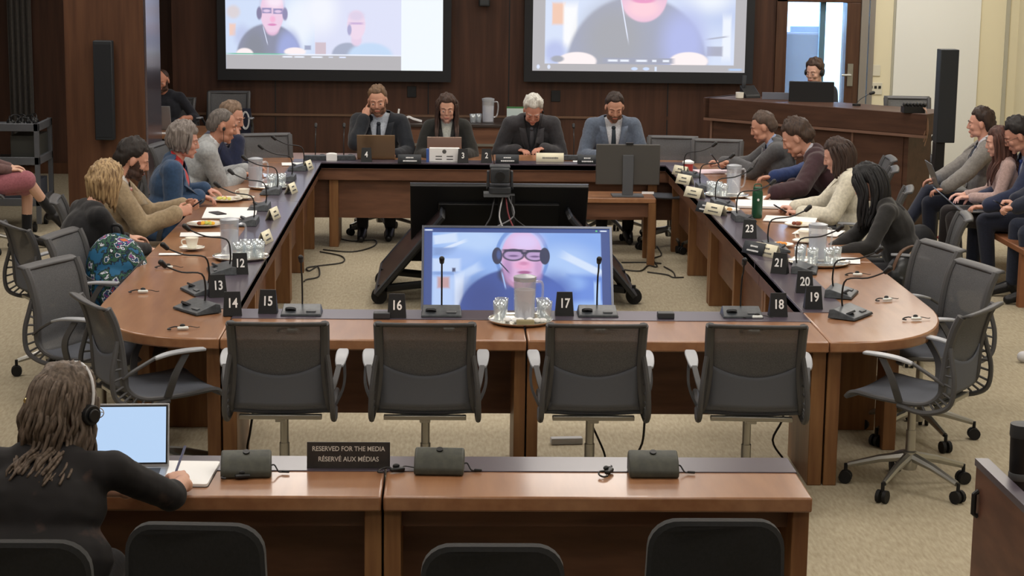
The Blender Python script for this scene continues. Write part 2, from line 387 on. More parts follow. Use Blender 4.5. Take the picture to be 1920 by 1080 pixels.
# ================================================================ back furniture
CZ = .86
ca = aty(745, 232, 20.1).x; cb = aty(985, 232, 20.1).x
cz = atz(850, 234, 0).z
t = thing('credenza', 'low dark wooden cabinet against the back wall with drawers', 'cabinet', ((ca+cb)/2, 20.3, 0), 0)
hw = (cb-ca)/2; zt = aty(850, 233, 19.95).z
m = MB(); m.bb(-hw, hw, -.35, .38, 0, zt-.03); m.build('body', mix_mat('credenza_wood', '#5d3a26', '#4a2c1c', (1, 1, 5), .42, 4), t)
m = MB(); m.bb(-hw-.02, hw+.02, -.37, .38, zt-.03, zt); m.build('worktop', mat('dark_worktop', '#38302d', .3), t, bevel=.004)
for i, (u0, u1) in enumerate(((752, 795), (880, 950))):
    xa = aty(u0, 255, 19.94).x-(ca+cb)/2; xb = aty(u1, 255, 19.94).x-(ca+cb)/2
    d = MB(); d.bb(xa-.08, xb+.08, -.37, -.35, .1, zt-.06); dd = d.build('door', PANW, t)
    h = MB(); h.bb(xa, xb, -.40, -.37, zt-.225, zt-.2); h.build('handle', ALU, dd)
CREDZ = zt
# raised technician counter at right
q0 = atz(1322, 183, 1.1); q1 = atz(1738, 214, 1.1); dv = (q1-q0); LN = dv.length; ang = math.atan2(dv.y, dv.x)
t = thing('reception_counter', 'long raised dark wooden counter in front of the technician at back right', 'counter', (q0.x, q0.y, 0), ang)
m = MB(); m.bb(0, LN, 0, .55, .9, 1.1); m.bb(-.02, .06, .0, .75, .9, 1.1); m.build('counter_band', COUNTW, t, bevel=.006)
m = MB(); m.bb(.05, LN-.25, .04, .07, 0, .9); m.bb(.05, .08, .04, .7, 0, .9); m.build('front_panel', COUNTW, t)
m = MB(); m.bb(-.004, LN+.004, -.012, .03, .875, .9); m.bb(.05, .075, .03, .042, 0, .9); m.bb(LN-.8, LN-.78, .03, .042, 0, .9); m.build('lit_edge_moulding', mat('lit_edge_wood', '#73574a', .4), t)  # paler colour stands in for the lit edge under the band
m = MB(); m.bb(LN-.7, LN-.2, .05, .5, 0, .9); m.build('end_pedestal', COUNTW, t)
CNT = t; CNT_M = Matrix.Translation(t.location) @ Matrix.Rotation(ang, 4, 'Z')

x = aty(1497, 140, 22.3).x
t = thing('office_chair', 'dark high chair seen through the doorway in the blue-lit side room', 'chair', (x, 22.3, 0), 0)
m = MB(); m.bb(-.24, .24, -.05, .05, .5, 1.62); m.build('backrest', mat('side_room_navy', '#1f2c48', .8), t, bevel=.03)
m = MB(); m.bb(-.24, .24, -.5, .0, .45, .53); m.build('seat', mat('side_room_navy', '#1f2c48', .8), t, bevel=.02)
m = MB(); m.cyl((0, -.2, .04), (0, -.2, .46), .03); m.lathe([(.28, 0), (.26, .03), (.03, .06)], 5, (0, -.2, 0)); m.build('base', BLACKP, t)
x = aty(1510, 80, 22.9).x; z = aty(1510, 115, 22.9).z
t = thing('desktop_monitor', 'grey-blue monitor with hanging white papers in the side room', 'monitor', (x, 22.9, 0), 0)
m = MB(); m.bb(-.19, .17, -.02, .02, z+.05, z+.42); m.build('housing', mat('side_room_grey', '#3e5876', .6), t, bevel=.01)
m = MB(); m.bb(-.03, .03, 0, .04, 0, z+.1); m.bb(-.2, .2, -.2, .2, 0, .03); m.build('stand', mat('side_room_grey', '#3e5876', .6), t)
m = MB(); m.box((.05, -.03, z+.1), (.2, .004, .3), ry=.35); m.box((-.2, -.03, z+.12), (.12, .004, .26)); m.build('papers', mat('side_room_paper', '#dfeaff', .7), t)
# ================================================================ CHAIRS
MESHF = mix_mat('grey_chair_mesh', '#68696c', '#58595c', (1, 1, 1), .8, 250, 2, .4, .6, alpha=.74)
SEATF = mat('grey_chair_seat', '#5c6069', .85)
CFRM = mat('graphite_frame', '#4a4a4c', .5)
ARMM = mat('light_grey_armrest', '#9a9da3', .35)
PROF = [(.25, .475), (.21, .505), (.08, .494), (-.08, .488), (-.17, .502), (-.225, .548), (-.235, .62), (-.245, .74), (-.272, .86), (-.305, .935)]
def pw(z, y):                       # half width of the sling along the profile
    return .235 if y > -.15 else (.228 - .02*min(1, max(0, (z-.5)/.2)) + .004*max(0, (z-.75)/.2))
def make_chair(name, label, group):
    t = thing(name, label, 'chair', (0, 0, 0), 0, group)
    P = smooth_path([(0, y, z) for y, z in PROF], 4)
    seat = [p for p in P if p.y > -.19]; back = [p for p in P if p.y <= -.19]; back = [seat[-1]]+back
    def sling(pts, sag):
        n = len(pts)-1
        def fn(u, v):
            f = v*n; i = min(int(f), n-1); p = pts[i].lerp(pts[i+1], f-i); h = pw(p.z, p.y); x = (u*2-1)*h
            return (x, p.y-(1-(u*2-1)**2)*sag*(1 if p.y < -.2 else 0), p.z-(1-(u*2-1)**2)*(0 if p.y < -.2 else .012))
        return fn
    m = MB(); m.grid(sling(seat, 0), 8, 20); m.build('seat', SEATF, t, solid=.02)
    m = MB(); m.grid(sling(back, .02), 10, 20); m.build('backrest', MESHF, t, solid=.003)
    m = MB(); m.grid(lambda u, v: ((u*2-1)*.2, -.238-.022*(1-(u*2-1)**2)-.012*v, .54+v*(.20-.055*(1-(u*2-1)**2))), 12, 10); m.build('lumbar_panel', SEATF, t, solid=.006)
    for sx in (-1, 1):
        m = MB(); m.tube([(sx*pw(p.z, p.y), p.y, p.z) for p in P], [.012+.010*max(0, min(1, (p.z-.5)/.1)) for p in P], 8)
        m.build('side_frame', CFRM, t)
        m = MB(); sp = smooth_path([(sx*.24, -.02, .475), (sx*.245, -.14, .455), (sx*.245, -.235, .475), (sx*.245, -.288, .52), (sx*.24, -.298, .62), (sx*.228, -.276, .72), (sx*.218, -.262, .78)], 4)
        m.tube(sp, .013, 8)
        inn = smooth_path([(sx*.235, -.03, .495), (sx*.235, -.12, .49), (sx*.232, -.19, .515), (sx*.23, -.228, .55), (sx*.225, -.238, .63), (sx*.22, -.245, .70), (sx*.216, -.25, .75)], 4)
        for k in range(3, 23, 2): m.tube([sp[k], inn[k]], .006, 6)
        m.build('ribbed_spine', CFRM, t)
        ar = smooth_path([(sx*.266, -.10, .690), (sx*.268, -.03, .708), (sx*.270, .06, .716), (sx*.270, .15, .716)], 4)
        m = MB(); m.ribbon(ar, (1, 0, 0), [.030, .038, .045, .05, .053, .055, .057, .058, .058, .058, .055, .05, .04], .013); m.build('armrest', ARMM, t, bevel=.004)
        m = MB(); m.ribbon(smooth_path([(sx*.235, -.25, .60), (sx*.25, -.19, .64), (sx*.264, -.09, .695)], 3), (1, 0, 0), .026, .012); m.build('arm_bracket', CFRM, t, bevel=.003)
        m = MB(); m.ribbon(smooth_path([(sx*.278, .05, .70), (sx*.285, .0, .62), (sx*.275, -.02, .56), (sx*.245, -.03, .495)], 3), (0, 1, 0), .035, .012); m.build('arm_support', CFRM, t)
    m = MB(); m.grid(lambda u, v: ((u*2-1)*.222, -.296-.055*v-.014*(1-(2*u-1)**2), .926+.016*math.sin(v*PI*.55)), 12, 4); m.build('top_rail', CFRM, t, solid=.014)
    m = MB(); m.box((0, -.20, .475), (.38, .03, .022)); m.box((0, -.10, .465), (.05, .22, .03)); m.build('crossbar', ALU, t, bevel=.004)
    m = MB(); m.cyl((0, 0, .16), (0, 0, .30), .024); m.cyl((0, 0, .30), (0, 0, .47), .020); m.build('column', ALU, t)
    m = MB()
    for k in range(5):
        a = PI/2+2*PI*k/5+.3; c_, s_ = math.cos(a), math.sin(a)
        m.tube([(c_*.02, s_*.02, .165), (c_*.15, s_*.15, .14), (c_*.30, s_*.30, .095)], [.026, .02, .014], 8)
    m.lathe([(.034, .10), (.04, .12), (.036, .19), (.02, .20)], 14); bs = m.build('base', ALU, t)
    for k in range(5):
        a = PI/2+2*PI*k/5+.3; c_, s_ = math.cos(a)*.31, math.sin(a)*.31
        m = MB(); tx, ty = -math.sin(a), math.cos(a)
        for q in (-1, 1): m.cyl((c_+tx*q*.008, s_+ty*q*.008, .032), (c_+tx*q*.026, s_+ty*q*.026, .032), .032, 14)
        m.cyl((c_, s_, .05), (c_, s_, .10), .009); m.build('caster', RUB, bs)
    return t
NEARG = 'grey mesh chairs along the near table'
ch = make_chair('office_chair', 'empty grey mesh chair at the near table, leftmost of its four, by number card 15', NEARG)
chairs = []
for i, (u, lab, rz) in enumerate(((520, None, .0), (797, 'empty grey mesh chair at the near table behind number card 16', 0), (1120, 'empty grey mesh chair at the near table right of the central water tray', .0), (1428, 'empty grey mesh chair at the near table, rightmost, before number card 18', -.06))):
    p = aty(u, 597, 8.44)
    if i == 0: ch.location = (p.x, 8.75, 0); ch.rotation_euler.z = rz
    else: dup(ch, (p.x, 8.75, 0), rz, lab)
def seat_chair(x, y, rz, lab, grp=None): return dup(ch, (x, y, 0), rz, lab, grp)
SG = 'empty grey mesh chairs at the rounded table corners'
def by_top(u, v, deg, lab, grp):
    a_ = math.radians(deg); p = atz(u, v, .945); return seat_chair(p.x-math.sin(a_)*.31, p.y+math.cos(a_)*.31, a_, lab, grp)
by_top(1836, 578, 54, 'empty grey mesh chair turned side-on at the near right table corner, casters in view', SG)
by_top(1830, 497, 106, 'empty grey mesh chair at the right table, behind the side-on corner chair', SG)
by_top(1762, 459, 107, 'grey mesh chair at the right table with a black handbag on its seat', SG)
by_top(172, 562, -62, 'empty grey mesh chair at the near left table corner, closest to the writing woman', SG)
by_top(94, 490, -116, 'empty grey mesh chair at the left table, second from the near corner', SG)
by_top(117, 436, -104, 'grey mesh chair at the left table holding a multicoloured patterned backpack', SG)
FG = 'empty grey mesh chairs at the far table corners'
by_top(498, 251, -165, 'empty grey mesh chair at the far left table corner beside the man in navy', FG)
by_top(1345, 262, 170, 'empty grey mesh chair at the far right corner, nearer the man in grey suit', FG)
by_top(1262, 256, 172, 'empty grey mesh chair behind the grey monitor, left of the far right corner', FG)
def empty_back(): pass
# black upholstered media chairs
BLKF = cloth('black_upholstery', '#191a1c', '#121314', .95, 80)
def media_chair(lab):
    t = thing('visitor_chair', lab, 'chair', (0, 0, 0), 0, 'black upholstered chairs in the foreground')
    def rr(w, h, r, z0): return [(x, z) for x, z in rrect(w, h, r, 5)]
    m = MB(); poly = rrect(.44, .40, .10, 6)
    vs = []; n = len(poly)
    for (dy, s) in ((-.03, .94), (-.018, 1), (.018, 1), (.03, .94)):
        for (x, z) in poly: vs.append((x*s*(1+.06*(-z/.4)), -.25+dy-.06*(z+.2)+.05*(x/.22)**2, .665+z*s))
    fs = [tuple(range(n))[::-1], tuple(range(3*n, 4*n))]
    for k in range(3):
        for j in range(n): fs.append((k*n+j, k*n+(j+1) % n, (k+1)*n+(j+1) % n, (k+1)*n+j))
    m.add(vs, fs); m.build('backrest', BLKF, t)
    m = MB(); m.prism(rrect(.46, .45, .08, 5), .42, .48); m.build('seat', BLKF, t, bevel=.02)
    for sx in (-1, 1):
        m = MB(); m.tube(smooth_path([(sx*.225, .20, .01), (sx*.23, .20, .40), (sx*.22, -.15, .42), (sx*.235, -.235, .50), (sx*.232, -.262, .66)], 4), .011); m.build('side_tube', BLACKP, t)
        m = MB(); m.tube([(sx*.23, -.16, .42), (sx*.24, -.24, .01)], .011); m.build('leg', BLACKP, t)
        m = MB(); m.cyl((sx*.225, -.262, .662), (sx*.258, -.262, .662), .009); m.build('bolt', CHR, t)
    return t
mc = media_chair('black upholstered chair at the bottom left, behind the writing woman'); 
p = atz(60, 1000, .865); mc.location = (-1.29, 5.76, 0)
for (u, v, lab) in ((370, 980, 'black upholstered chair at the bottom, between the writing woman and the desk seam'), (925, 1020, 'black upholstered chair at the bottom centre, lowest cut off of the four'), (1346, 973, 'black upholstered chair at the bottom right, with two chrome bolts in view')):
    p = atz(u, v, .865); dup(mc, (p.x, p.y+.25, 0), 0 if u > 400 else -.05, lab)
# ================================================================ SCREENS
EMF = .80
def em(name, c, s=1.0):
    if name in MATS: return MATS[name]
    m = mat(name, c, .5, emis=s*EMF); m.node_tree.nodes['Principled BSDF'].inputs['Base Color'].default_value = (.02, .02, .025, 1); return m
def poly2(m, pts, mi, y=0):     # polygon in the XZ plane
    m.cur = mi; m.add([(x, y, z) for x, z in pts], [tuple(range(len(pts)))])
def ellp(cx, cz, rx, rz, n=24, a0=0, a1=360): return [(cx+rx*math.cos(math.radians(a0+(a1-a0)*k/n)), cz+rz*math.sin(math.radians(a0+(a1-a0)*k/n))) for k in range(n+(0 if a1-a0 == 360 else 1))]

def picture(name, base, blobs, X, Z, S, strength=1.0, clip=None, over=()):
    """a soft-edged image made only of shader blobs, shown by a screen"""
    m = bpy.data.materials.new(name); m.use_nodes = True; nt = m.node_tree; N = nt.nodes; L = nt.links; bs = N['Principled BSDF']
    bs.inputs['Base Color'].default_value = (.02, .02, .025, 1); bs.inputs['Roughness'].default_value = .5
    tc = N.new('ShaderNodeTexCoord')
    def mask(k, u, v, ru, rv, soft, ang):
        mp = N.new('ShaderNodeMapping'); mp.vector_type = 'TEXTURE'; mp.inputs['Location'].default_value = (X(u), 0, Z(v)); mp.inputs['Rotation'].default_value = (0, math.radians(ang), 0)
        mp.inputs['Scale'].default_value = (ru*S, 1000, rv*S); L.new(tc.outputs['Object'], mp.inputs['Vector'])
        if k == 'e': ln = N.new('ShaderNodeVectorMath'); ln.operation = 'LENGTH'; L.new(mp.outputs[0], ln.inputs[0]); out = ln.outputs['Value']
        else:
            ab = N.new('ShaderNodeVectorMath'); ab.operation = 'ABSOLUTE'; L.new(mp.outputs[0], ab.inputs[0]); sp = N.new('ShaderNodeSeparateXYZ'); L.new(ab.outputs[0], sp.inputs[0])
            mx = N.new('ShaderNodeMath'); mx.operation = 'MAXIMUM'; L.new(sp.outputs[0], mx.inputs[0]); L.new(sp.outputs[2], mx.inputs[1]); out = mx.outputs[0]
        mr = N.new('ShaderNodeMapRange'); mr.interpolation_type = 'SMOOTHSTEP'; mr.inputs['From Min'].default_value = 1+soft; mr.inputs['From Max'].default_value = 1-soft
        L.new(out, mr.inputs['Value']); return mr.outputs[0]
    def mixc(a, b, f):
        mx = N.new('ShaderNodeMix'); mx.data_type = 'RGBA'; L.new(f, mx.inputs['Factor'])
        for sock, val in ((mx.inputs[6], a), (mx.inputs[7], b)):
            if isinstance(val, str): sock.default_value = lin(val)
            else: L.new(val, sock)
        return mx.outputs[2]
    cur = base
    for q in blobs:
        k, u, v, ru, rv, c = q[:6]; cur = mixc(cur, c, mask(k, u, v, ru, rv, q[6] if len(q) > 6 else .12, q[7] if len(q) > 7 else 0))
    if clip: cur = mixc(clip[4], cur, mask('b', *clip[:4], .006, 0))
    for q in over:
        k, u, v, ru, rv, c = q[:6]; cur = mixc(cur, c, mask(k, u, v, ru, rv, q[6] if len(q) > 6 else .05, 0))
    L.new(cur, bs.inputs['Emission Color']); bs.inputs['Emission Strength'].default_value = strength*EMF; return m
def projection(lab, u0, v0, u1, v1, content):
    a = aty(u0, v0, YB-.12); b = aty(u1, v1, YB-.12); W = b.x-a.x; zb = (a.z+b.z)/2; H = W*.5625 if content == 'gallery' else W*.6
    t = thing('projection_screen', lab, 'projection screen', ((a.x+b.x)/2, YB-.12, zb), 0, 'projection screens on the back wall')
    f = .09
    m = MB(); m.bb(-W/2-f, W/2+f, .0, .06, -.12, 0); m.bb(-W/2-f, W/2+f, 0, .06, H, H+.1)
    for s in (-1, 1): m.bb(*sorted((s*W/2, s*(W/2+f))), 0, .06, 0, H)
    m.bb(-W/2, W/2, .04, .06, 0, H)
    m.build('black_frame', mat('black_screen_border', '#1b1c20', .7), t)
    m = MB(); m.add([(-W/2, 0, 0), (W/2, 0, 0), (W/2, 0, H), (-W/2, 0, H)], [(0, 1, 2, 3)])
    if content == 'gallery':
        S = W/406; X = lambda u: -W/2+(u-424)*S; Z = lambda v: (131-v)*S
        mt = picture('gallery_view', '#d3e1fb', [('b', 671, 40, 81, 130, '#dfe3fa', .01), ('e', 560, 45, 26, 50, '#eef5ff', .6), ('e', 439, 25, 12, 12, '#ddd5da', .4), ('b', 437, 58, 6, 11, '#f2cfc2', .3), ('e', 455, 70, 14, 20, '#c3cdee', .6), ('e', 600, 20, 30, 40, '#f3f6ff', .7),
            ('e', 504, 108, 60, 62, '#9094aa', .05), ('e', 542, 100, 22, 40, '#a2addf', .4), ('e', 478, 96, 20, 34, '#8b8f9c', .5), ('e', 511, 54, 13, 14, '#e6bfdc', .2), ('e', 511, 14, 24.5, 42, '#cfd8f2', .05), ('e', 511, 24, 22, 39, '#f0d0e8', .07), ('e', 516, 4, 15, 12, '#faeaf8', .6),
            ('e', 487, 27, 5, 12, '#8883a4', .25), ('e', 535, 28, 5, 12, '#928fb4', .25), ('b', 501, 22, 9, 5, '#9a92bd', .2), ('b', 522, 23, 9, 5, '#9a92bd', .2), ('e', 501, 22.5, 6.5, 2.6, '#e3cbe8', .4), ('e', 522, 23.5, 6.5, 2.6, '#e3cbe8', .4), ('e', 512, 38, 5, 6, '#f6b9da', .5), ('e', 511, 48, 8, 2.2, '#dd8fc2', .4),
            ('b', 498, 68, .8, 16, '#d9dff5', .3, -14), ('e', 459, 103, 16, 11, '#fff3f5', .15), ('e', 553, 98, 20, 8, '#fff3f5', .15), ('b', 577, 90, 6, 4, '#a3aac6', .3),
            ('e', 652, 103, 30, 23, '#a9b1c8', .1), ('e', 694, 106, 42, 26, '#c5dcf8', .15), ('e', 668, 74, 10, 12, '#e9d3ea', .3), ('e', 668, 47, 17, 27, '#f0daee', .12), ('e', 668, 30, 14, 9, '#dfd2ea', .5), ('e', 655, 56, 4, 10, '#aeacd2', .3), ('b', 668, 44, 12, 2, '#cdb4dc', .5), ('b', 601, 92, 10, 12, '#d3c2cd', .1)],
            X, Z, S, 1.05, over=[('b', 588, 119, 164, 14.5, '#b7b5b9', .01), ('b', 588, 103, 164, 1.2, '#eef3ff', .3), ('b', 480, 102.5, 52, 1.2, '#7fc3ad', .3), ('b', 539, 107.5, 9, 1.4, '#edf3ff', .3), ('b', 561, 107.5, 9, 1.4, '#edf3ff', .3), ('b', 594, 107.5, 10, 1.4, '#edf3ff', .3), ('b', 620, 107.5, 4, 1.2, '#d6dbea', .3), ('b', 642, 107.5, 6, 1.4, '#dfe7ff', .3), ('b', 791, 40, 39, 130, '#f3faff', .005)])
    else:
        S = W/400; X = lambda u: -W/2+(u-998)*S; Z = lambda v: (134.5-v)*S
        mt = picture('speaker_view', '#d9e4fb', [('b', 1046, 28, 12, 20, '#f3cbb6', .2), ('b', 1068, 50, 13, 40, '#fbfcff', .3), ('e', 1040, 100, 20, 22, '#bcc6ee', .5), ('e', 1350, 20, 40, 40, '#c2d0f2', .7), ('e', 1330, -10, 40, 30, '#f0f6ff', .7), ('b', 1362, 70, 8, 40, '#eef4ff', .3), ('b', 1340, 95, 15, 9, '#adb0c4', .2), ('b', 1344, 70, 18, 1.5, '#b4b9cc', .5, -8),
            ('e', 1194, 128, 133, 134, '#a6abc0', .04), ('e', 1150, 75, 55, 62, '#a8aab2', .6), ('e', 1282, 80, 40, 60, '#b3bcec', .6), ('e', 1205, -8, 44, 50, '#efc6de', .05), ('e', 1203, 16, 30, 18, '#ffd3df', .5), ('e', 1204, 1, 22, 6, '#ee9fca', .3), ('b', 1169, 36, 1.1, 38, '#e6ecff', .4, -11),
            ('e', 1082, 116, 36, 17, '#fff4f5', .1), ('e', 1292, 114, 36, 17, '#fff4f5', .1), ('e', 1045, 112, 12, 6, '#a9acb8', .3)],
            X, Z, S, 1.05, clip=(1199, 20, 178, 101, '#b6b4b8'), over=[('b', 1197, 114, 66, 5, '#a4a8bb', .1), ('b', 1149, 114, 9, 2, '#eef4ff', .3), ('b', 1171, 114, 8, 2, '#eef4ff', .3), ('b', 1203, 114, 10, 2, '#eef4ff', .3), ('b', 1227, 114, 4, 2, '#eef4ff', .3), ('b', 1249, 114, 6, 2, '#eef4ff', .3),
             ('e', 1190, 129, 6, 3, '#cfe0ff', .3), ('e', 1212, 129, 6, 3, '#cfe0ff', .3), ('b', 1230, 129, 2, 4, '#dbe8ff', .3), ('e', 1009, 127, 3, 4, '#dfe8ff', .3), ('e', 1029, 127, 3, 4, '#dfe8ff', .3), ('b', 1380, 129, 12, 2, '#b4cdf2', .3)])
    ms = [mt]
    m.build('projected_picture', ms, t, sharp=180)
    return t
projection('large left projection screen on the back wall showing two callers', 424, 128, 830, 134, 'gallery')
projection('large projection screen on the right of the back wall showing one caller close up', 998, 132, 1396, 137, 'one')
# television group in the well
TVG = 'televisions on the floor stand in the middle of the tables'
TW, TH = 1.32, .755
def tv(lab, loc, rz, tilt, lit=None):
    t = thing('television', lab, 'television', loc, rz, TVG); R = Matrix.Rotation(-tilt, 4, 'X')
    def mk(): q = MB(); q.M = R; return q
    m = mk(); b = .016
    m.bb(-TW/2, TW/2, .0, .03, 0, TH); m.bb(-.45, .45, .03, .06, .08, TH-.15); m.build('housing', BLACKP, t, bevel=.006)
    m = mk(); m.bb(-TW/2, TW/2, -.012, 0, 0, b); m.bb(-TW/2, TW/2, -.012, 0, TH-b, TH)
    for s in (-1, 1): m.bb(*sorted((s*TW/2, s*(TW/2-b))), -.012, 0, b, TH-b)
    m.build('bezel', mat('dark_metal_bezel', '#585c66', .3, metal=.6), t)
    m = mk(); ms = []
    def M(n, c, s=.95): ms.append(em('tv_'+n, c, s)); return len(ms)-1
    if not lit:
        poly2(m, [(-TW/2+b, b), (TW/2-b, b), (TW/2-b, TH-b), (-TW/2+b, TH-b)], 0, -.003)
        m.build('display', mat('tv_glass_brown_reflection', '#332829', .28), t); return t  # brown reflection of the room is put into the glass colour
    SX = (TW-.03)/345; X = lambda u: (u-969)*SX; Z = lambda v: TH-.018-(v-431)*SX
    mt = picture('caller_view', '#8db3f1', [('e', 890, 455, 60, 26, '#b4d1fb', .6), ('e', 1090, 455, 60, 40, '#7da7ee', .7), ('e', 1060, 500, 50, 34, '#a9c9f9', .7), ('b', 1095, 505, 44, 7, '#d3e4fd', .35, 28), ('b', 1098, 550, 34, 26, '#5f89de', .3), ('b', 1116, 560, 6, 22, '#a7c9fa', .3), ('e', 1070, 540, 24, 14, '#86aef0', .6),
        ('b', 836, 452, 22, 9, '#cfe1fc', .2, -8), ('b', 848, 467, 26, 3, '#dbe9ff', .4, -24), ('b', 834, 478, 22, 8, '#7b9ad3', .35), ('e', 866, 492, 30, 20, '#9dbdf5', .6), ('b', 838, 505, 26, 13, '#c3d8fb', .2), ('b', 852, 515, 3, 4, '#2a3560', .5), ('b', 878, 520, 24, 8, '#bfd6fb', .5, -30), ('b', 833, 522, 20, 3, '#7f9ed8', .5), ('b', 846, 560, 34, 32, '#b4cdf8', .2), ('b', 833, 540, 11, 11, '#c09a9e', .3), ('b', 862, 560, 8, 34, '#dbe8ff', .4), ('e', 880, 565, 10, 24, '#93b4ef', .5),
        ('e', 978, 487, 50, 62, '#6c96dc', .03), ('e', 978, 488, 43.5, 55, '#a4c3f6', .04),
        ('e', 966, 604, 106, 92, '#2d4d9c', .035), ('e', 905, 575, 36, 40, '#24418c', .7), ('e', 1035, 560, 34, 36, '#3a5fb8', .7), ('e', 968, 524, 34, 22, '#15244a', .2), ('e', 973, 528, 24, 24, '#c08cb4', .15), ('e', 978, 489, 38.5, 54, '#dcb0dc', .05),
        ('e', 984, 458, 28, 18, '#ddc9f6', .7), ('e', 951, 512, 9, 26, '#b68cc0', .7), ('e', 1008, 510, 7, 22, '#c79acb', .7), ('e', 980, 505, 16, 9, '#eaa4cf', .6), ('e', 981, 494, 7, 12, '#efbbdf', .5), ('e', 981, 501, 8, 4, '#cf86b4', .6), ('e', 982, 519, 12, 3.2, '#a2568c', .4), ('e', 982, 527, 12, 4, '#d79cc4', .6),
        ('e', 962, 484, 21, 12.5, '#26264c', .1), ('e', 962, 484.5, 17, 9, '#b496c8', .15), ('e', 1002, 485, 20, 12, '#26264c', .1), ('e', 1002, 485.5, 16, 8.8, '#b79acb', .15), ('b', 982, 480, 5, 2, '#26264c', .3), ('b', 962, 475, 20, 2.4, '#26264c', .3), ('b', 1002, 476, 19, 2.4, '#26264c', .3), ('e', 962, 486, 9, 2, '#6d4f86', .5), ('e', 1002, 487, 9, 2, '#6d4f86', .5),
        ('e', 932, 486, 9.5, 17, '#12204a', .08), ('e', 935, 484, 4, 9, '#35508e', .5), ('e', 1020, 486, 9.5, 17, '#14244f', .08), ('b', 944, 508, 1.2, 14, '#14224a', .4, -40), ('b', 944, 535, 1.4, 15, '#9bb8ee', .4, -12)],
        X, Z, SX, 1.0, clip=(968.5, 540, 156.5, 101, '#2a478a'), over=[('b', 805, 434.5, 7, 1.3, '#e4efff', .3), ('b', 1130, 434.5, 6, 1.2, '#e4efff', .3), ('e', 1117, 434.5, 2, 1.6, '#62d08a', .3)])
    m = MB(); m.add([(-TW/2+b, -.003, b), (TW/2-b, -.003, b), (TW/2-b, -.003, TH-b), (-TW/2+b, -.003, TH-b)], [(0, 1, 2, 3)]); o = m.build('displayed_picture', mt, t, sharp=180); o.rotation_euler.x = -tilt; return t

cx = .43
TILT = math.radians(33)
tv('television facing the camera showing a man with glasses and a headset', ((aty(969, 430, 13.15)).x, 12.72, .045), 0, TILT, True)
tv('television turned to the far table, seen from behind', (.36, 14.42, .23), PI, math.radians(33))
tv('television leaning towards the left side table, its edge to the camera', (-.545, 14.27, .10), -PI/2, math.radians(40))
tv('television leaning towards the right side table, its edge to the camera', (1.355, 14.27, .10), PI/2, math.radians(40))
t = thing('television_stand', 'black wheeled floor stand carrying the four televisions', 'stand', (.41, 13.95, 0), 0)
m = MB()
for sx in (-1, 1):
    m.tube([(sx*.88, -.18, .12), (sx*.25, .1, .14), (sx*.9, .55, .12)], .03, 8); m.bb(sx*.5-.02, sx*.5+.02, -.25, .5, .10, .16)
m.bb(-.6, .6, -.3, -.24, .1, .16); m.bb(-.6, .6, .44, .5, .1, .16); m.build('base_frame', BLACKP, t)
m = MB(); m.bb(-.06, .06, -.1, .02, .12, .80); m.bb(-.5, .5, -.06, -.02, .48, .53); m.bb(-.04, .04, -.5, .3, .46, .5); m.build('mast', BLACKP, t)
for (x, y) in ((-.93, -.15), (.95, -.1), (-.93, .55), (.93, .55)):
    m = MB(); m.cyl((x, y-.03, .058), (x, y+.03, .058), .058, 24); m.cyl((x, y, .058), (x, y, .14), .014); m.build('wheel', RUB, t)
for sx in (-.22, .22):
    m = MB(); m.bb(sx*1.3-.03, sx*1.3+.03, -.12, -.10, .28, .42); m.build('bracket', GREYP, t)
m = MB(); m.bb(-.17, .02, -.2, -.05, .80, .825); m.build('camera_shelf', GREYP, t)
random.seed(5)
for k in range(5):
    m = MB(); x = random.uniform(-.09, .04); m.tube(smooth_path([(x, -.14, .80), (x+random.uniform(-.05, .05), -.2, .66), (x+random.uniform(-.14, .14), -.26, .55), (x+random.uniform(-.22, .22), -.22, .42)], 5), .006, 6)
    m.build('hanging_cable', mat('cable_'+['red', 'grey', 'black', 'white', 'dark'][k], ['#7c3038', '#77787c', '#1a1a1c', '#b5b5b8', '#2b2b30'][k], .5), t)
p = aty(937, 366, 13.82)
t = thing('video_camera', 'grey robotic video camera on top of the television stand', 'video camera', (p.x, 13.82, .826), PI)
m = MB(); m.prism(rrect(.16, .16, .03), 0, .045); m.build('camera_base', DKP, t, bevel=.004)
m = MB(); m.bb(-.095, -.075, -.04, .04, .03, .16); m.bb(.075, .095, -.04, .04, .03, .16); m.bb(-.095, .095, -.04, .04, .03, .05); m.build('yoke', DKP, t, bevel=.005)
m = MB(); m.box((0, 0, .13), (.14, .16, .11)); m.box((0, -.02, .19), (.15, .12, .02)); m.build('camera_head', DKP, t, bevel=.012)
m = MB(); m.cyl((0, .08, .13), (0, .11, .13), .035, 20); m.build('lens', BLACKP, t)
# desktop monitor on the little table
t = thing('desktop_monitor', 'grey flat monitor seen from behind on the small wooden table', 'monitor', (1.465, 15.68, .56), 0)
m = MB(); m.bb(-.265, .265, -.015, .02, .095, .43); m.build('housing', mat('warm_grey_plastic', '#4a4845', .55), t, bevel=.006)
m = MB(); m.bb(-.045, .045, -.035, -.015, .01, .345); m.build('stand', mat('mid_grey_plastic', '#54565a', .5), t, bevel=.004)
m = MB(); m.bb(-.13, .13, -.09, .09, 0, .012); m.build('foot', mat('mid_grey_plastic', '#54565a', .5), t, bevel=.003)
m = MB(); m.bb(-.255, .255, .02, .023, .11, .42); m.build('display', mat('black_display', '#0c0d10', .2), t)
m = MB(); m.bb(-.02, .04, -.025, .015, .43, .445); m.build('webcam', BLACKP, t)
m = MB(); m.bb(.12, .22, -.017, -.014, .02, .04); m.build('sticker', WHITE, t)
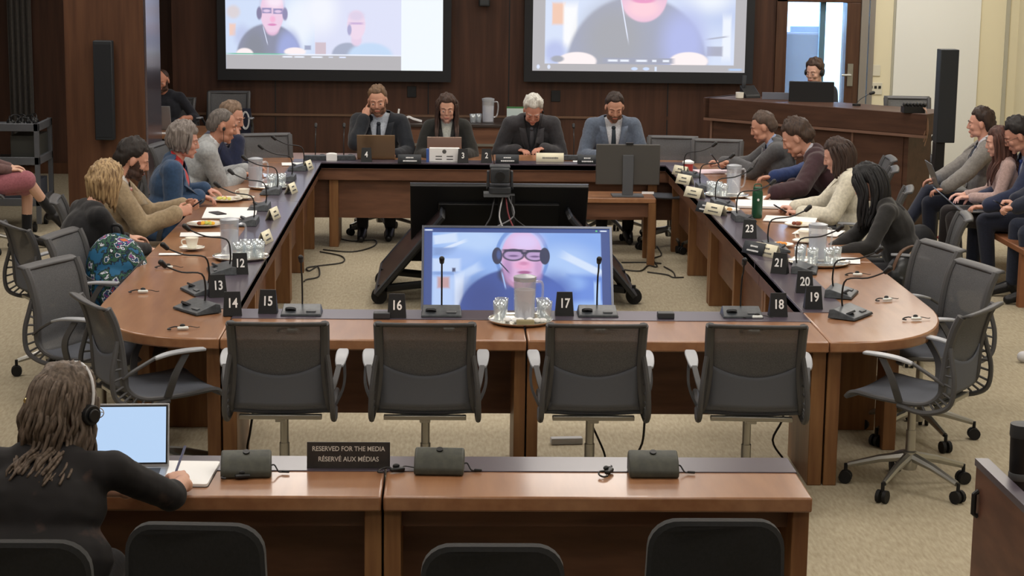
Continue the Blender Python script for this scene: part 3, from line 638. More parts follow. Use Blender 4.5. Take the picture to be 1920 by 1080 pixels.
# ================================================================ speakers
a = aty(191, 76, 17.52); b = aty(200, 262, 17.52)
t = thing('column_speaker', 'tall narrow black loudspeaker fixed to the wood-clad column', 'loudspeaker', ((a.x+b.x)/2+.0, 17.6, b.z), 0, 'black column loudspeakers')
m = MB(); H = a.z-b.z; m.bb(-.085, .085, -.13, -.02, 0, H); m.build('cabinet', mat('speaker_dark', '#22262b', .6), t, bevel=.008)
m = MB(); m.bb(-.075, .075, -.138, -.13, .03, H-.03); m.build('grille', mat('speaker_grille', '#1a1d22', .8), t)
m = MB(); m.bb(-.03, .03, -.02, 0, H*.4, H*.6); m.build('bracket', BLACKP, t)
a = aty(1775, 92, 16.6); b = aty(1768, 266, 16.6)
t = thing('column_speaker', 'tall narrow black loudspeaker standing before the white wall at right', 'loudspeaker', ((a.x+b.x)/2, 16.6, 0), 0, 'black column loudspeakers')
m = MB(); m.bb(-.075, .085, -.09, .06, b.z, a.z); m.build('cabinet', mat('speaker_dark', '#22262b', .6), t, bevel=.006)
m = MB(); m.bb(-.075, .01, -.06, .05, b.z-.4, b.z); m.build('rear_box', BLACKP, t, bevel=.004)
m = MB(); m.cyl((-.03, 0, .03), (-.03, 0, b.z-.38), .03); m.build('pole', BLACKP, t)
m = MB(); m.lathe([(.17, 0), (.17, .015), (.03, .03)], 24, (-.03, 0, 0)); m.build('foot', BLACKP, t)
# small box loudspeaker between the screens
p = aty(908, 12, YB-.1)
t = thing('wall_speaker', 'small black box hanging on the back wall between the projection screens', 'loudspeaker', (p.x, YB-.1, p.z))
m = MB(); m.bb(-.06, .06, -.08, .04, -.0, .14); m.build('cabinet', BLACKP, t, bevel=.01)
m = MB(); m.bb(-.02, .02, .04, .1, .03, .1); m.build('bracket', DKP, t)
m = MB(); m.bb(-.045, .045, -.084, -.08, .02, .12); m.build('grille', DKP, t)
for u, v, n in ((772, 172, 'left'), (1042, 180, 'middle')):
    p = aty(u, v, YB); m = MB(); m.bb(-.05, .05, -.012, 0, -.06, .06); o = m.build('wall_outlet', DCARD, None, bevel=.003); o.location = (p.x, YB, p.z)
    tag(o, 'small black outlet plate on the wood wall, %s' % ('above the young woman at the far table' if n == 'left' else 'right of the white-haired man'), 'outlet')
p = aty(1641, 132, YB); m = MB(); m.bb(-.055, .055, -.012, 0, -.06, .06); o = m.build('wall_plate', mat('plate_cream', '#c9c5b4', .5), None, bevel=.003); o.location = (p.x, YB, p.z); tag(o, 'blank square plate on the cream wall above the socket plate', 'wall plate')
p = aty(1641, 166, YB); t = thing('socket_plate', 'cream wall plate with three dark square sockets beside the doorway', 'wall plate', (p.x, YB, p.z))
m = MB(); m.bb(-.075, .075, -.012, 0, -.065, .065); m.build('plate', mat('plate_cream', '#c9c5b4', .5), t, bevel=.003)
for k in (-1, 0, 1): m = MB(); m.bb(k*.045-.014, k*.045+.014, -.016, -.011, .0, .03); m.build('socket', BLACKP, t)
# ================================================================ PEOPLE
SKIN = {}
def skin(c):
    if c not in SKIN: a = lin(c); SKIN[c] = mat('skin_'+c.strip('#'), (a[0]*1.16, a[1]*1.22, a[2]*1.26), .5, spec=.35)
    return SKIN[c]
HAIRM = {}
def hairm(c, c2=None):
    k = c+(c2 or '')
    if k not in HAIRM:
        a = lin(c); b = lin(c2) if c2 else tuple(x*.55 for x in a[:3])+(1,)
        HAIRM[k] = mix_mat('hair_'+k.replace('#', ''), a[:3], b[:3], (28, 28, 2.5), .6, 3, 4, .35, .65, .4)
    return HAIRM[k]
EYEW = mat('eye_white', '#d9d2cb', .3); EYED = mat('eye_iris', '#2a1d17', .2)
def rot_to(d, n):       # columns: x = side, y = d (forward), z = n (back of hand)
    d = Vector(d).normalized(); n = Vector(n); n = (n-d*n.dot(d)).normalized(); x = d.cross(n).normalized()
    return Matrix((x, d, n)).transposed()
FINGER = {'flat': (.15, .2, .15), 'relax': (.45, .5, .3), 'type': (.35, .7, .4), 'hold': (.9, 1.1, .7), 'fist': (1.3, 1.4, .9), 'pen': (.7, 1.2, .8), 'point': (.2, .3, .2)}
def hand_prims(m, W, d, n, side, pose):
    R = rot_to(d, n); q = lambda v: W + R @ Vector(v)
    s = -1 if side > 0 else 1      # the thumb's side: right hand palm down has its thumb on the left
    m.ell(q((0, .045, 0)), (.037, .050, .0145), R, 14, 8); m.ell(q((s*.018, .028, -.006)), (.018, .032, .014), R, 10, 8)
    m.cap(W - R @ Vector((0, .03, 0)), q((0, .015, 0)), .024, .023, 12)
    c1, c2, c3 = FINGER[pose]
    for i, (fx, L) in enumerate(((.028, .066), (.0105, .075), (-.0085, .070), (-.027, .054))):
        x = s*fx; b = Vector((x, .082-.004*abs(i-1), .002)); a = 0; k = 1+.12*(i-1); fan = s*fx*2.2
        c = (c1*k, c2*k, c3)
        if pose == 'pen' and i == 0: c = (.6, .7, .35)
        if pose == 'point' and i > 0: c = (1.1, 1.3, .8)
        p = b
        for sg in range(3):
            a += c[sg]; l = L*(.46, .31, .25)[sg]
            e = p + Vector((math.sin(fan)*math.cos(a), math.cos(a), -math.sin(a)))*l
            m.cap(q(p), q(e), .0088-.0007*sg, .0081-.0007*sg, 8); p = e
    tb = Vector((s*.030, .022, -.006)); cl = {'hold': .9, 'fist': 1.1, 'pen': .9, 'flat': .15, 'point': .8}.get(pose, .45)
    d1 = Vector((s*.62, .75, -.15-.4*cl)).normalized(); e1 = tb+d1*.04; m.cap(q(tb), q(e1), .0125, .0105, 8)
    d2 = Vector((s*(.25-.25*cl), .9, -.3*cl)).normalized(); m.cap(q(e1), q(e1+d2*.03), .0103, .0085, 8)
def ik(S, W, l1, l2, hint):
    d = W-S; L = min(d.length, (l1+l2)*.995); dn = d.normalized(); W = S+dn*L
    a = (l1*l1-l2*l2+L*L)/(2*L); h = math.sqrt(max(l1*l1-a*a, 0)); hp = Vector(hint); hp = (hp-dn*hp.dot(dn)).normalized()
    return S+dn*a+hp*h, W
def smoothstep(x): x = max(0, min(1, x)); return x*x*(3-2*x)
def person(label, head_px=None, at=None, rz=0, lean=.2, hunch=.15, side=0, twist=0, hp=.3, hy=0, ht=0, rh=(.18, .42, .24), lh=(-.18, .42, .24),
           rd=(0, 1, 0), ld=(0, 1, 0), rn=(0, 0, 1), ln=(0, 0, 1), rp='relax', lp='relax', sk='#c49078', hair='short', hc='#3a2a20', hc2=None,
           top='jacket', tc='#30343c', shirt='#c9ccd2', tie=None, tie2=None, pants='#23252b', s=1.0, width=1.0, beard=None, glasses=False, seat=.47,
           legs='table', sleeve=1.0, extras=(), lapel=True, vdeep=.16, vw=.085, girth=1.0, hz=1.0, rhint=(.7, -.4, -1), lhint=(-.7, -.4, -1), shoe='#17171a', seed=1):
    rnd = random.Random(seed)
    V = Vector
    pel = V((0, 0, seat+.09))
    T1 = Matrix.Translation(pel) @ Matrix.Rotation(-lean, 4, 'X') @ Matrix.Rotation(side, 4, 'Y') @ Matrix.Rotation(twist, 4, 'Z')
    T2 = T1 @ Matrix.Translation((0, 0, .26*s)) @ Matrix.Rotation(-hunch, 4, 'X') @ Matrix.Translation((0, 0, -.26*s))
    R1 = T1.to_3x3(); R2 = T2.to_3x3(); t1 = lambda v: T1 @ (V(v)*s); t2 = lambda v: T2 @ (V(v)*s)
    HR = (Matrix.Rotation(hy, 4, 'Z') @ Matrix.Rotation(-hp, 4, 'X') @ Matrix.Rotation(ht, 4, 'Y')).to_3x3()
    NB = t2((0, -.004, .495)); nd = (R2 @ V((0, .12, 1))).normalized()*.6 + (HR @ V((0, .15, 1))).normalized()*.4; nd.normalize()
    HB = NB + nd*.075*s; HC = HB + HR @ V((0, .022, .088))*s
    hd = lambda v: HC + HR @ (V(v)*s*hz)
    top_local = hd((0, -.01, .128))
    root = thing('person', label, 'person', (0, 0, 0), rz)
    if head_px:
        W = atz(head_px[0], head_px[1], top_local.z); tl = Matrix.Rotation(rz, 3, 'Z') @ top_local; root.location = (W.x-tl.x, W.y-tl.y, 0)
    else: root.location = (at[0], at[1], at[2] if len(at) > 2 else 0)
    RM = Matrix.Translation(root.location) @ Matrix.Rotation(rz, 4, 'Z')
    w_ = width; g = girth
    # arms
    SR = t2((.170*w_, -.01, .455)); SL = t2((-.170*w_, -.01, .455))
    def tgt(h): return V(h)+V((0, 0, pel.z-.0)) if len(h) == 3 else RM.inverted() @ V(h[:3])
    WR0, WL0 = tgt(rh), tgt(lh)
    ER, WR = ik(SR, WR0, .285*s, .25*s, rhint); EL, WL = ik(SL, WL0, .285*s, .25*s, lhint)
    # legs
    hipR, hipL = t1((.09, 0, 0)), t1((-.09, 0, 0)); hipR.z = hipL.z = pel.z-.01
    if legs == 'cross':
        KR = pel+V((.10, .42, .05)); AR = V((-.12, .62, .30)); KL = pel+V((-.12, .42, -.02)); AL = V((-.13, .40, .09))
    elif legs == 'apart':
        KR = pel+V((.20, .42, .0)); AR = V((.18, .44, .09)); KL = pel+V((-.17, .42, .0)); AL = V((-.15, .36, .09))
    else:
        KR = pel+V((.12, .42, -.0)); AR = V((.12, .40, .09)); KL = pel+V((-.12, .42, -.0)); AL = V((-.12, .34, .09))
    # ---- body: one continuous surface
    def torso(m, e):
        m.ell(t1((0, 0, .02)), ((.165*w_*g+e), (.115*g+e), (.10+e)), R1); m.ell(t1((0, .005*g, .16)), (.140*w_*g+e, .102*g+e, .14+e), R1)
        m.ell(t2((0, .0, .33)), (.158*w_+e, .108*g**.5+e, .15+e), R2); m.cap(t2((-.14*w_, -.012, .445)), t2((.14*w_, -.012, .445)), .055*s+e, .055*s+e, 14)
        m.cap(t2((-.07, -.015, .47)), t2((.07, -.015, .47)), .055*s+e, .055*s+e, 12)
    def arm(m, S, E, Wr, e, frac=1.0, cuff=0):
        m.cap(S, E, .048*s+e, .038*s+e); X = E.lerp(Wr, frac); m.cap(E, X, .038*s+e, (.038+(.026-.038)*frac)*s+e+cuff)
    def leg(m, H, K, A, e, fr=1.0):
        m.cap(H, K, .082*s+e, .055*s+e); m.cap(K, K.lerp(A, fr), .054*s+e, (.054-.018*fr)*s+e)
    b = MB(); torso(b, 0); arm(b, SR, ER, WR, 0); arm(b, SL, EL, WL, 0)
    R = root
    rd_ = V(rd); ld_ = V(ld)
    hand_prims(b, WR, rd_, rn, 1, rp); hand_prims(b, WL, ld_, ln, -1, lp)
    leg(b, hipR, KR, AR, 0); leg(b, hipL, KL, AL, 0)
    feet = []
    for K, A in ((KR, AR), (KL, AL)):
        fd = V((A.x-K.x, A.y-K.y, 0))*.2+V((0, 1, 0)); fd.normalize()
        if A.z > .2: fd = V((0, .55, -.7)).normalized()
        toe = A+fd*.17; toe.z = max(toe.z-(.055 if A.z < .2 else 0), .03); heel = A+V((0, -.03, -.05 if A.z < .2 else -.03)); feet.append((A, toe, heel, fd))
        b.cap(A, toe, .034, .026); b.cap(A, heel, .034, .03)
    b.cap(t2((0, -.015, .45)), HB, .056*s, .052*s, 14); b.cap(HB, hd((0, -.02, -.03)), .052*s, .055*s, 14)
    h = s*hz
    b.ell(hd((0, -.010, .028)), (.0755*h, .096*h, .092*h), HR, 20, 14); b.ell(hd((0, .028, -.015)), (.064*h, .062*h, .085*h), HR, 18, 12)
    b.ell(hd((0, .040, -.062)), (.048*h, .048*h, .042*h), HR); b.ell(hd((0, .073, -.092)), (.021*h, .018*h, .016*h), HR, 10, 8)
    for q in (-1, 1):
        b.ell(hd((q*.036, .066, -.018)), (.025*h, .021*h, .024*h), HR, 10, 8); b.ell(hd((q*.045, .03, -.068)), (.018*h, .035*h, .026*h), HR, 10, 8)
        b.ell(hd((q*.079, -.004, -.002)), (.009*h, .019*h, .031*h), HR, 10, 8)
        b.cap(hd((q*.012, .084, .033)), hd((q*.045, .070, .031)), .009*h, .008*h, 8)
        b.ell(hd((q*.032, .079, .010)), (.0135*h, .009*h, .0085*h), HR, 10, 8)
    b.cap(hd((0, .087, .026)), hd((0, .1055, -.016)), .0075*h, .0105*h, 10); b.ell(hd((0, .095, -.022)), (.016*h, .011*h, .0085*h), HR, 10, 8)
    b.cap(hd((-.017, .088, -.050)), hd((.017, .088, -.050)), .0085*h, .0085*h, 8); b.cap(hd((-.013, .088, -.060)), hd((.013, .088, -.060)), .0085*h, .0085*h, 8)
    me = blob(b, .0056, 3, .5); link('body', me, skin(sk), root, sharp=180); body_me = me
    # face details
    for q in (-1, 1):
        m = MB(); m.ell(hd((q*.032, .0865, .0085)), (.0095*h, .0035*h, (.0022 if hp > .35 else .0048)*h), HR, 10, 8)
        eo = m.build('eye', EYED if hp > .35 else EYEW, root, sharp=180)
        if hp <= .35: m = MB(); m.ell(hd((q*.032, .0895, .008)), (.005*h, .0025*h, .005*h), HR, 8, 6); m.build('iris', EYED, eo, sharp=180)
    m = MB(); m.cap(hd((-.018, .0945, -.0545)), hd((.018, .0945, -.0545)), .0052*h, .0052*h, 8); m.build('lips', mat('lips_'+sk.strip('#'), tuple(a*k for a, k in zip(lin(sk)[:3], (.85, .5, .5))), .5), root, sharp=180)
    if hair != 'bald_grey':
        for q in (-1, 1): m = MB(); m.tube([hd((q*.016, .0955, .036)), hd((q*.033, .0905, .041)), hd((q*.048, .078, .036))], [.0024*h, .0028*h, .0015*h], 6); m.build('eyebrow', hairm(hc, hc2), root, sharp=180)
    # hair
    HM = hairm(hc, hc2)
    hl = {'short': (.70, .16, -.82, .010, .022), 'crop': (.78, .2, -.78, .005, .009), 'full': (.66, .08, -.88, .016, .034), 'long': (.60, .06, -.55, .016, .026), 'bald_grey': (.97, .25, -.7, .006, .004), 'bob': (.50, -.1, -.70, .026, .034)}[hair]
    def hairfn(d):
        az = abs(math.atan2(d.x, d.y)); u = az/PI
        if u < .5: hgt = hl[0]+(hl[1]-hl[0])*smoothstep((u-.24)/.20)
        else: hgt = hl[1]+(hl[2]-hl[1])*smoothstep((u-.50)/.18)
        k = smoothstep((d.z-hgt)/.12+.5)
        th = (hl[3]+(hl[4]-hl[3])*max(0, d.z))*(.35+.65*smoothstep((d.z-hgt)/.45))
        low = 1+.38*max(0, -d.y)*max(0, -d.z)
        nz = noise.noise(V((d.x*4+seed, d.y*4, d.z*3)))*.45+noise.noise(V((d.x*14+seed, d.y*14, d.z*4)))*.35
        return .90+(.10+th/.085*(1+nz)+(low-1))*k
    m = MB(); m.ell(hd((0, -.012, .026)), (.0775*h, .099*h, .094*h), HR, 56, 36, hairfn)
    if hair in ('long', 'bob'):
        L = {'long': .34, 'bob': .10}[hair]
        for e in extras:
            if e[0] == 'hairlen': L = e[1]
        curl = .0
        for e in extras:
            if e[0] == 'curly': curl = e[1]
        n = 95 if not curl else 150
        for i in range(n):
            az = rnd.uniform(58, 302) if hair == 'bob' else rnd.uniform(62, 298)
            a = math.radians(az); dz0 = rnd.uniform(.0, .75); pts = []
            ph = rnd.uniform(0, 6.28); out = 1.10+rnd.uniform(0, .10 if hair == 'bob' else .20)
            zz = dz0
            while zz > -.55:
                c_ = math.sqrt(max(0, 1-min(zz, 1)**2)) if zz > 0 else 1
                pts.append(hd((math.sin(a)*.079*c_*out, -.012+math.cos(a)*.100*c_*out, .026+zz*.095*(1.08)))); zz -= .22
            p = pts[-1]; Lk = L*rnd.uniform(.8, 1.08); st = max(3, int(Lk/.035)); cen = hd((0, -.02, -.05))
            dn0 = (pts[-1]-pts[-2]).normalized() if len(pts) > 1 else V((0, 0, -1))
            for k in range(1, st+1):
                f = k/st; dn = (dn0*(1-min(1, f*2.5))+V((0, 0, -1))*min(1, f*2.5+.05)); dn.normalize()
                p = p+dn*(Lk/st); o_ = V((p.x-cen.x, p.y-cen.y, 0)); 
                if hair == 'bob': p = p - o_*.07
                elif f > .3 and o_.length > .05: p = p - o_*.03*0
                # keep the lock outside the shoulders and back
                loc = T2.inverted() @ p
                if loc.z < .47*s and loc.z > .1:
                    lim = (.108*g**.5+(.030 if top == 'jacket' else .014)+.018)*s
                    if abs(loc.y) < lim and abs(loc.x) < .20: p = p.lerp(T2 @ V((loc.x, (lim if loc.y > .02 else -lim), loc.z)), .45)
                pts.append(p+V((math.sin(ph+k*1.1), math.cos(ph+k*1.1), 0))*(.004+curl))
            r = rnd.uniform(.009, .014) if not curl else rnd.uniform(.006, .010)
            m.tube(smooth_path(pts, 2), [r*(.5+.5*min(1, j/3))*(1-.75*(j/(2*len(pts)))**4) for j in range(2*(len(pts)-1)+1)], 7)
    m.build('hair', HM, root, sharp=180)
    if beard:
        Hi = HR.transposed(); bmv = []
        def inb(v):
            p = Hi @ (v-HC); p = p/h; ax = abs(p.x)
            if p.z < -.118 or p.y < -.012 or p.y > .125 or ax > .071: return False
            if ax < .021 and -.0640 < p.z < -.0455 and p.y > .07: return False
            if p.y > .055: return p.z < -.036+max(0, ax-.028)*.5
            return p.z < -.020+max(0, ax-.05)*2.5+max(0, .03-p.y)*.9 and ax > .028 or p.z < -.07
        ins = [inb(v.co) for v in body_me.vertices]; idx = {}; vs = []; fs = []
        for p in body_me.polygons:
            if all(ins[q] for q in p.vertices):
                ff = []
                for q in p.vertices:
                    if q not in idx: idx[q] = len(vs); vv = body_me.vertices[q]; vs.append(vv.co+vv.normal*(.004+.0015*noise.noise(vv.co*90)))
                    ff.append(idx[q])
                fs.append(ff)
        if vs:
            bq = bpy.data.meshes.new('beard'); bq.from_pydata([tuple(q) for q in vs], [], fs); link('beard', bq, hairm(beard), root, sharp=180, solid=.006)
    if glasses:
        gm = mat('spectacle_frame', '#2a2422', .3)
        m = MB()
        for q in (-1, 1):
            m.tube([hd((q*.034+.021*math.cos(a)*1.05, .104, .008+.015*math.sin(a))) for a in [2*PI*k/14 for k in range(14)]], .0018, 5, True)
            m.tube([hd((q*.055, .102, .012)), hd((q*.078, .04, .012)), hd((q*.082, -.005, .008))], .0016, 5)
        m.tube([hd((-.013, .105, .010)), hd((.013, .105, .010))], .0016, 5)
        m.build('glasses', gm if glasses is True else mat('clear_spectacle_frame', '#b9b4ae', .2), root, sharp=180)
    # trousers, shoes
    m = MB(); m.ell(t1((0, -.005, .03)), (.165*w_*g+.014, .115*g+.014, .11), R1); 
    if legs == 'skirt' or pants == 'skirt':
        pass
    leg(m, hipR, KR, AR, .014, .93); leg(m, hipL, KL, AL, .014, .93)
    if pants.startswith('skirt'):
        m = MB(); m.ell(t1((0, -.005, .03)), (.165*w_*g+.018, .115*g+.018, .11), R1)
        for H_, K_ in ((hipR, KR), (hipL, KL)): m.cap(H_, H_.lerp(K_, .98), .10, .085)
        m.cap(KR.lerp(KL, .3)+V((0, -.03, -.02)), KR.lerp(KL, .7)+V((0, -.03, -.02)), .085, .085)
        link('skirt', blob(m, .010, 4), cloth('skirt_cloth', pants[6:], None, .85, 70), root, sharp=180)
        m = MB()
        for K_, A_ in ((KR, AR), (KL, AL)): m.cap(A_.lerp(K_, .42), A_, .046, .042)
        link('socks', blob(m, .008, 2), cloth('sock_cloth', '#15151a', None, .9, 90), root, sharp=180)
    else:
        PM = cloth('trousers_'+pants.strip('#'), pants, None, .85, 70)
        link('trousers', blob(m, .010, 3), PM, root, sharp=180)
    for A, toe, heel, fd in feet:
        m = MB(); m.cap(A.lerp(toe, .25), toe, .046, .034); m.cap(A+V((0, 0, -.0)), heel, .042, .038); link('shoe', blob(m, .008, 2), mat('shoe_'+shoe.strip('#'), shoe, .35), root, sharp=180)
    # shirt and jacket
    def noisy(me, amp, fr=9):
        nv = len(me.vertices); nb = [0.0]*(nv*3); me.vertex_normals.foreach_get('vector', nb); cb = [0.0]*(nv*3); me.vertices.foreach_get('co', cb); so = V((seed*3.1, 0, 0))
        for i in range(nv):
            c = V(cb[3*i:3*i+3]); n_ = noise.noise(c*fr+so)*amp+noise.noise(c*fr*2.6)*amp*.45
            for j in range(3): cb[3*i+j] += nb[3*i+j]*n_
        me.vertices.foreach_set('co', cb); me.update()
    SM_ = cloth('shirt_'+shirt.strip('#'), shirt, None, .85, 90, .15)
    if top == 'jacket':
        m = MB(); torso(m, .010); m.cap(SR, ER, .054*s, .044*s); m.cap(SL, EL, .054*s, .044*s); m.cap(t2((0, -.015, .47)), t2((0, -.010, .528)), .069*s, .062*s)
        for S, E, Wr in ((SR, ER, WR), (SL, EL, WL)): m.cap(E.lerp(Wr, .75), E.lerp(Wr, .945), .033*s+.001, .029*s+.002)
        shm = blob(m, .009, 3); link('shirt', shm, SM_, root, sharp=180)
        bvs = BVHTree.FromPolygons([v.co for v in shm.vertices], [tuple(p.vertices) for p in shm.polygons])
        m = MB(); torso(m, .030)
        m.cap(t2((-.10*w_, -.015, .455)), t2((.10*w_, -.015, .455)), .062*s, .062*s)
        m.cap(t2((0, -.03, .47)), t2((0, -.035, .505)), .07*s, .062*s)
        for S, E, Wr in ((SR, ER, WR), (SL, EL, WL)): arm(m, S, E, Wr, .025, .90*sleeve, .006)
        m.ell(t1((0, 0, -.01)), (.175*w_*g+.026, .125*g+.026, .09), R1)
        jk = blob(m, .0095, 4)
        noisy(jk, .007)
        bm = bmesh.new(); bm.from_mesh(jk); Ti = T2.inverted()
        zb, zt = vdeep*s, .50*s
        for q in (-1, 1):
            a = T2 @ V((0, 0, zb)); c = T2 @ V((q*vw*s, 0, zt)); nrm = (c-a).cross(R2 @ V((0, 1, 0))).normalized()
            bmesh.ops.bisect_plane(bm, geom=bm.verts[:]+bm.edges[:]+bm.faces[:], plane_co=a, plane_no=nrm)
        dele = []
        def segd(p, a, b_): ab = b_-a; t_ = max(0, min(1, (p-a).dot(ab)/ab.length_squared)); return (p-a-ab*t_).length
        arms_ = ((SR, ER), (ER, WR), (SL, EL), (EL, WL))
        for f in bm.faces:
            cw = f.calc_center_median(); c = Ti @ cw
            if min(segd(cw, a_, b_) for a_, b_ in arms_) < .084*s: continue
            if -.01 < c.y < .175*max(1, g**.5) and c.z > zb and abs(c.x) < vw*s*(c.z-zb)/(zt-zb): dele.append(f)
        bmesh.ops.delete(bm, geom=dele, context='FACES')
        bm.to_mesh(jk); bm.free()
        bvj = BVHTree.FromPolygons([v.co for v in jk.vertices], [tuple(p.vertices) for p in jk.polygons])
        JM = cloth('jacket_'+tc.strip('#'), tc, None, .9, 55)
        jo = link('jacket', jk, JM, root, sharp=180, solid=.005)
        fw = R2 @ V((0, 1, 0))
        def onto(bv, x, z, off):
            o = T2 @ V((x, .205*max(1, g**.4), z)); h_ = bv.ray_cast(o, -fw)
            return h_[0]+fw*off if h_[0] else None
        if lapel:
            for q in (-1, 1):
                rows = []
                for k in range(9):
                    f = k/8; z = zb+(zt-.03-zb)*f; xe = vw*s*(z-zb)/(zt-zb)+.004; wl = (.012+.045*math.sin(min(1, f*1.25)*PI*.55))*s
                    a = onto(bvj, q*xe, z, .007); c = onto(bvj, q*(xe+wl), z+.012*f, .009)
                    if a and c: rows.append((a, c))
                if len(rows) > 2:
                    m = MB(); m.grid(lambda u, v, rows=rows: rows[int(round(v*(len(rows)-1)))][0].lerp(rows[int(round(v*(len(rows)-1)))][1], u), 1, len(rows)-1)
                    m.build('lapel', cloth('lapel_'+tc.strip('#'), tuple(min(1, x*1.15) for x in lin(tc)[:3]), None, .9, 55), root, solid=.004)
        # collar
        if shirt:
            for q in (-1, 1):
                pts = [t2((q*.012, .052, .468)), t2((q*.048, .04, .492)), t2((q*.064, .0, .515)), t2((q*.045, -.055, .525)), t2((0, -.072, .53))]
                m = MB(); m.ribbon(smooth_path(pts, 3), R2 @ V((0, -.3, 1)), .032*s, .006); m.build('collar', SM_, root)
        if tie:
            rows = []
            for k in range(12):
                f = k/11; z = (.475-(.475-max(vdeep-.03, .06))*f)*s; wd = (.013 if f < .08 else .015+.018*f)*s
                a = onto(bvs, -wd, z, .006); c = onto(bvs, wd, z, .006)
                if a and c: rows.append((a, c))
            if len(rows) > 2:
                m = MB(); m.grid(lambda u, v, rows=rows: rows[int(round(v*(len(rows)-1)))][0].lerp(rows[int(round(v*(len(rows)-1)))][1], u), 1, len(rows)-1)
                m.ell(t2((0, .072, .462)), (.018, .012, .017), R2, 10, 8)
                TM = mix_mat('tie_'+tie.strip('#')+(tie2 or '').strip('#'), tie, tie2 or tie, (1, 1, 2.2), .6, 28, 1, .48, .52); m.build('tie', TM, root, solid=.003)
    else:                       # knitted top or blouse
        m = MB(); torso(m, .014); m.cap(t2((-.09, -.015, .46)), t2((.09, -.015, .46)), .06*s, .06*s)
        for S, E, Wr in ((SR, ER, WR), (SL, EL, WL)): arm(m, S, E, Wr, .013, .93*sleeve, .004)
        m.ell(t1((0, 0, -.01)), (.17*w_*g+.014, .12*g+.014, .09), R1)
        jk = blob(m, .0095, 4); noisy(jk, .006)
        if top == 'patterned': JM = mix_mat('blouse_dark_pattern', '#1b191b', '#43342f', (1, 1, 1), .8, 11, 3, .62, .74, .2)
        else: JM = cloth('top_'+tc.strip('#'), tc, None, .9, 70)
        link('top', jk, JM, root, sharp=180)
    # headset, earpieces
    for e in extras:
        if e[0] == 'headset':
            hs = 1.2 if hair == 'long' else 1.0; m = MB(); m.tube([hd((.092*hs*math.cos(a), .0, .012+.120*hs**.7*math.sin(a))) for a in [PI*k/16 for k in range(17)]], .005*s, 8); m.build('headband', mat('headband_'+e[1].strip('#'), e[1], .3), root)
            for q in (-1, 1): m = MB(); c0_ = hd((q*.080, .0, -.002)); c1_ = hd((q*.102*hs, .0, -.002)); m.cyl(c0_, c1_, .034*s, 16); m.cyl(c1_, hd((q*.109*hs, 0, -.002)), .022*s, 16); m.build('earcup', BLACKP, root, bevel=.003)
        if e[0] == 'earpiece':
            q = e[1]; m = MB(); m.ell(hd((q*.088, .008, -.005)), (.010, .012, .016), HR); m.build('earpiece', BLACKP, root)
            m = MB(); m.tube(smooth_path([hd((q*.088, .008, -.02)), hd((q*.08, .03, -.1)), t2((q*.06, .11, .38)), t2((q*.04, .13, .25))], 4), .002, 5); m.build('earpiece_cord', BLACKP, root)
        if e[0] == 'clip':
            m = MB(); m.ell(hd((-.03, -.136, .0)), (.016, .008, .010), HR); m.build('hair_clip', mat('gold_clip', '#d9c486', .2, metal=.8), root)
        if e[0] == 'watch':
            Wr, El = (WR, ER) if e[1] > 0 else (WL, EL); c = Wr.lerp(El, .08); m = MB(); d_ = (El-Wr).normalized(); m.cyl(c-d_*.012, c+d_*.012, .031, 16); m.build('wristwatch', mat('watch_metal', '#c9c6c0', .2, metal=.8), root)
    hw = dict(R=RM @ (WR+rot_to(rd_, rn) @ V((0, .07, -.02))), L=RM @ (WL+rot_to(ld_, ln) @ V((0, .07, -.02))), M=RM, root=root, x=root.location.x, y=root.location.y, head=RM @ HC)
    print('PERSON %-46s at (%.2f, %.2f) headtop z %.2f  R %s L %s' % (label[:46], root.location.x, root.location.y, top_local.z, tuple(round(a, 2) for a in hw['R']), tuple(round(a, 2) for a in hw['L'])))
    return hw
# ---------------------------------------------------------------- the people, each placed and posed
def Wp(u, v, Y): p = aty(u, v, Y); return (p.x, p.y, p.z, 1)
LFT = -PI/2; RGT = PI/2; FAR = PI; R_ = math.radians
PP = {}
# far table, facing the camera
PP['dark_suit'] = person('bearded man in dark suit holding a finger to his cheek, leftmost at the far table', (706, 163), rz=FAR+R_(-3), lean=.12, hunch=.12, hp=.30, ht=.06,
    rh=(.12, .20, .51), rd=(-.35, -.18, .8), rn=(.35, .9, .25), rp='point', lh=(-.16, .40, .20), ld=(.5, .8, 0), rhint=(.4, .3, -1), lp='relax',
    sk='#bd8a72', hair='short', hc='#7b6148', hc2='#5a4433', tc='#1d2128', shirt='#c8d0da', tie='#1d2530', beard='#8c6650', vdeep=.17, s=1.03, width=1.08, seed=2)
PP['brunette'] = person('woman with long dark brown hair looking down at her laptop at the far table', (838, 179), rz=FAR, lean=.14, hunch=.12, hp=.30, rh=(.12, .36, .21), lh=(-.12, .36, .21), rp='type', lp='type',
    sk='#bb8b74', hair='long', hc='#4a3429', hc2='#2f201a', tc='#23231f', shirt='#c3c4b8', vdeep=.22, vw=.05, s=.95, width=.92, extras=(('hairlen', .30),), seed=3)
PP['white_hair'] = person('white-haired man in charcoal suit bent over the cream name card', (1001, 187), rz=FAR, lean=.30, hunch=.30, hp=.72, ht=-.03, rh=(.12, .34, .20), lh=(-.10, .38, .22), rd=(-.6, .7, 0), ld=(.6, .7, 0),
    sk='#b8806c', hair='full', hc='#dcdad2', hc2='#b9b6ad', tc='#38373b', shirt='#2f3238', tie='#4a4c52', vdeep=.22, vw=.06, s=1.02, width=1.12, girth=1.15, extras=(('earpiece', -1),), seed=4)
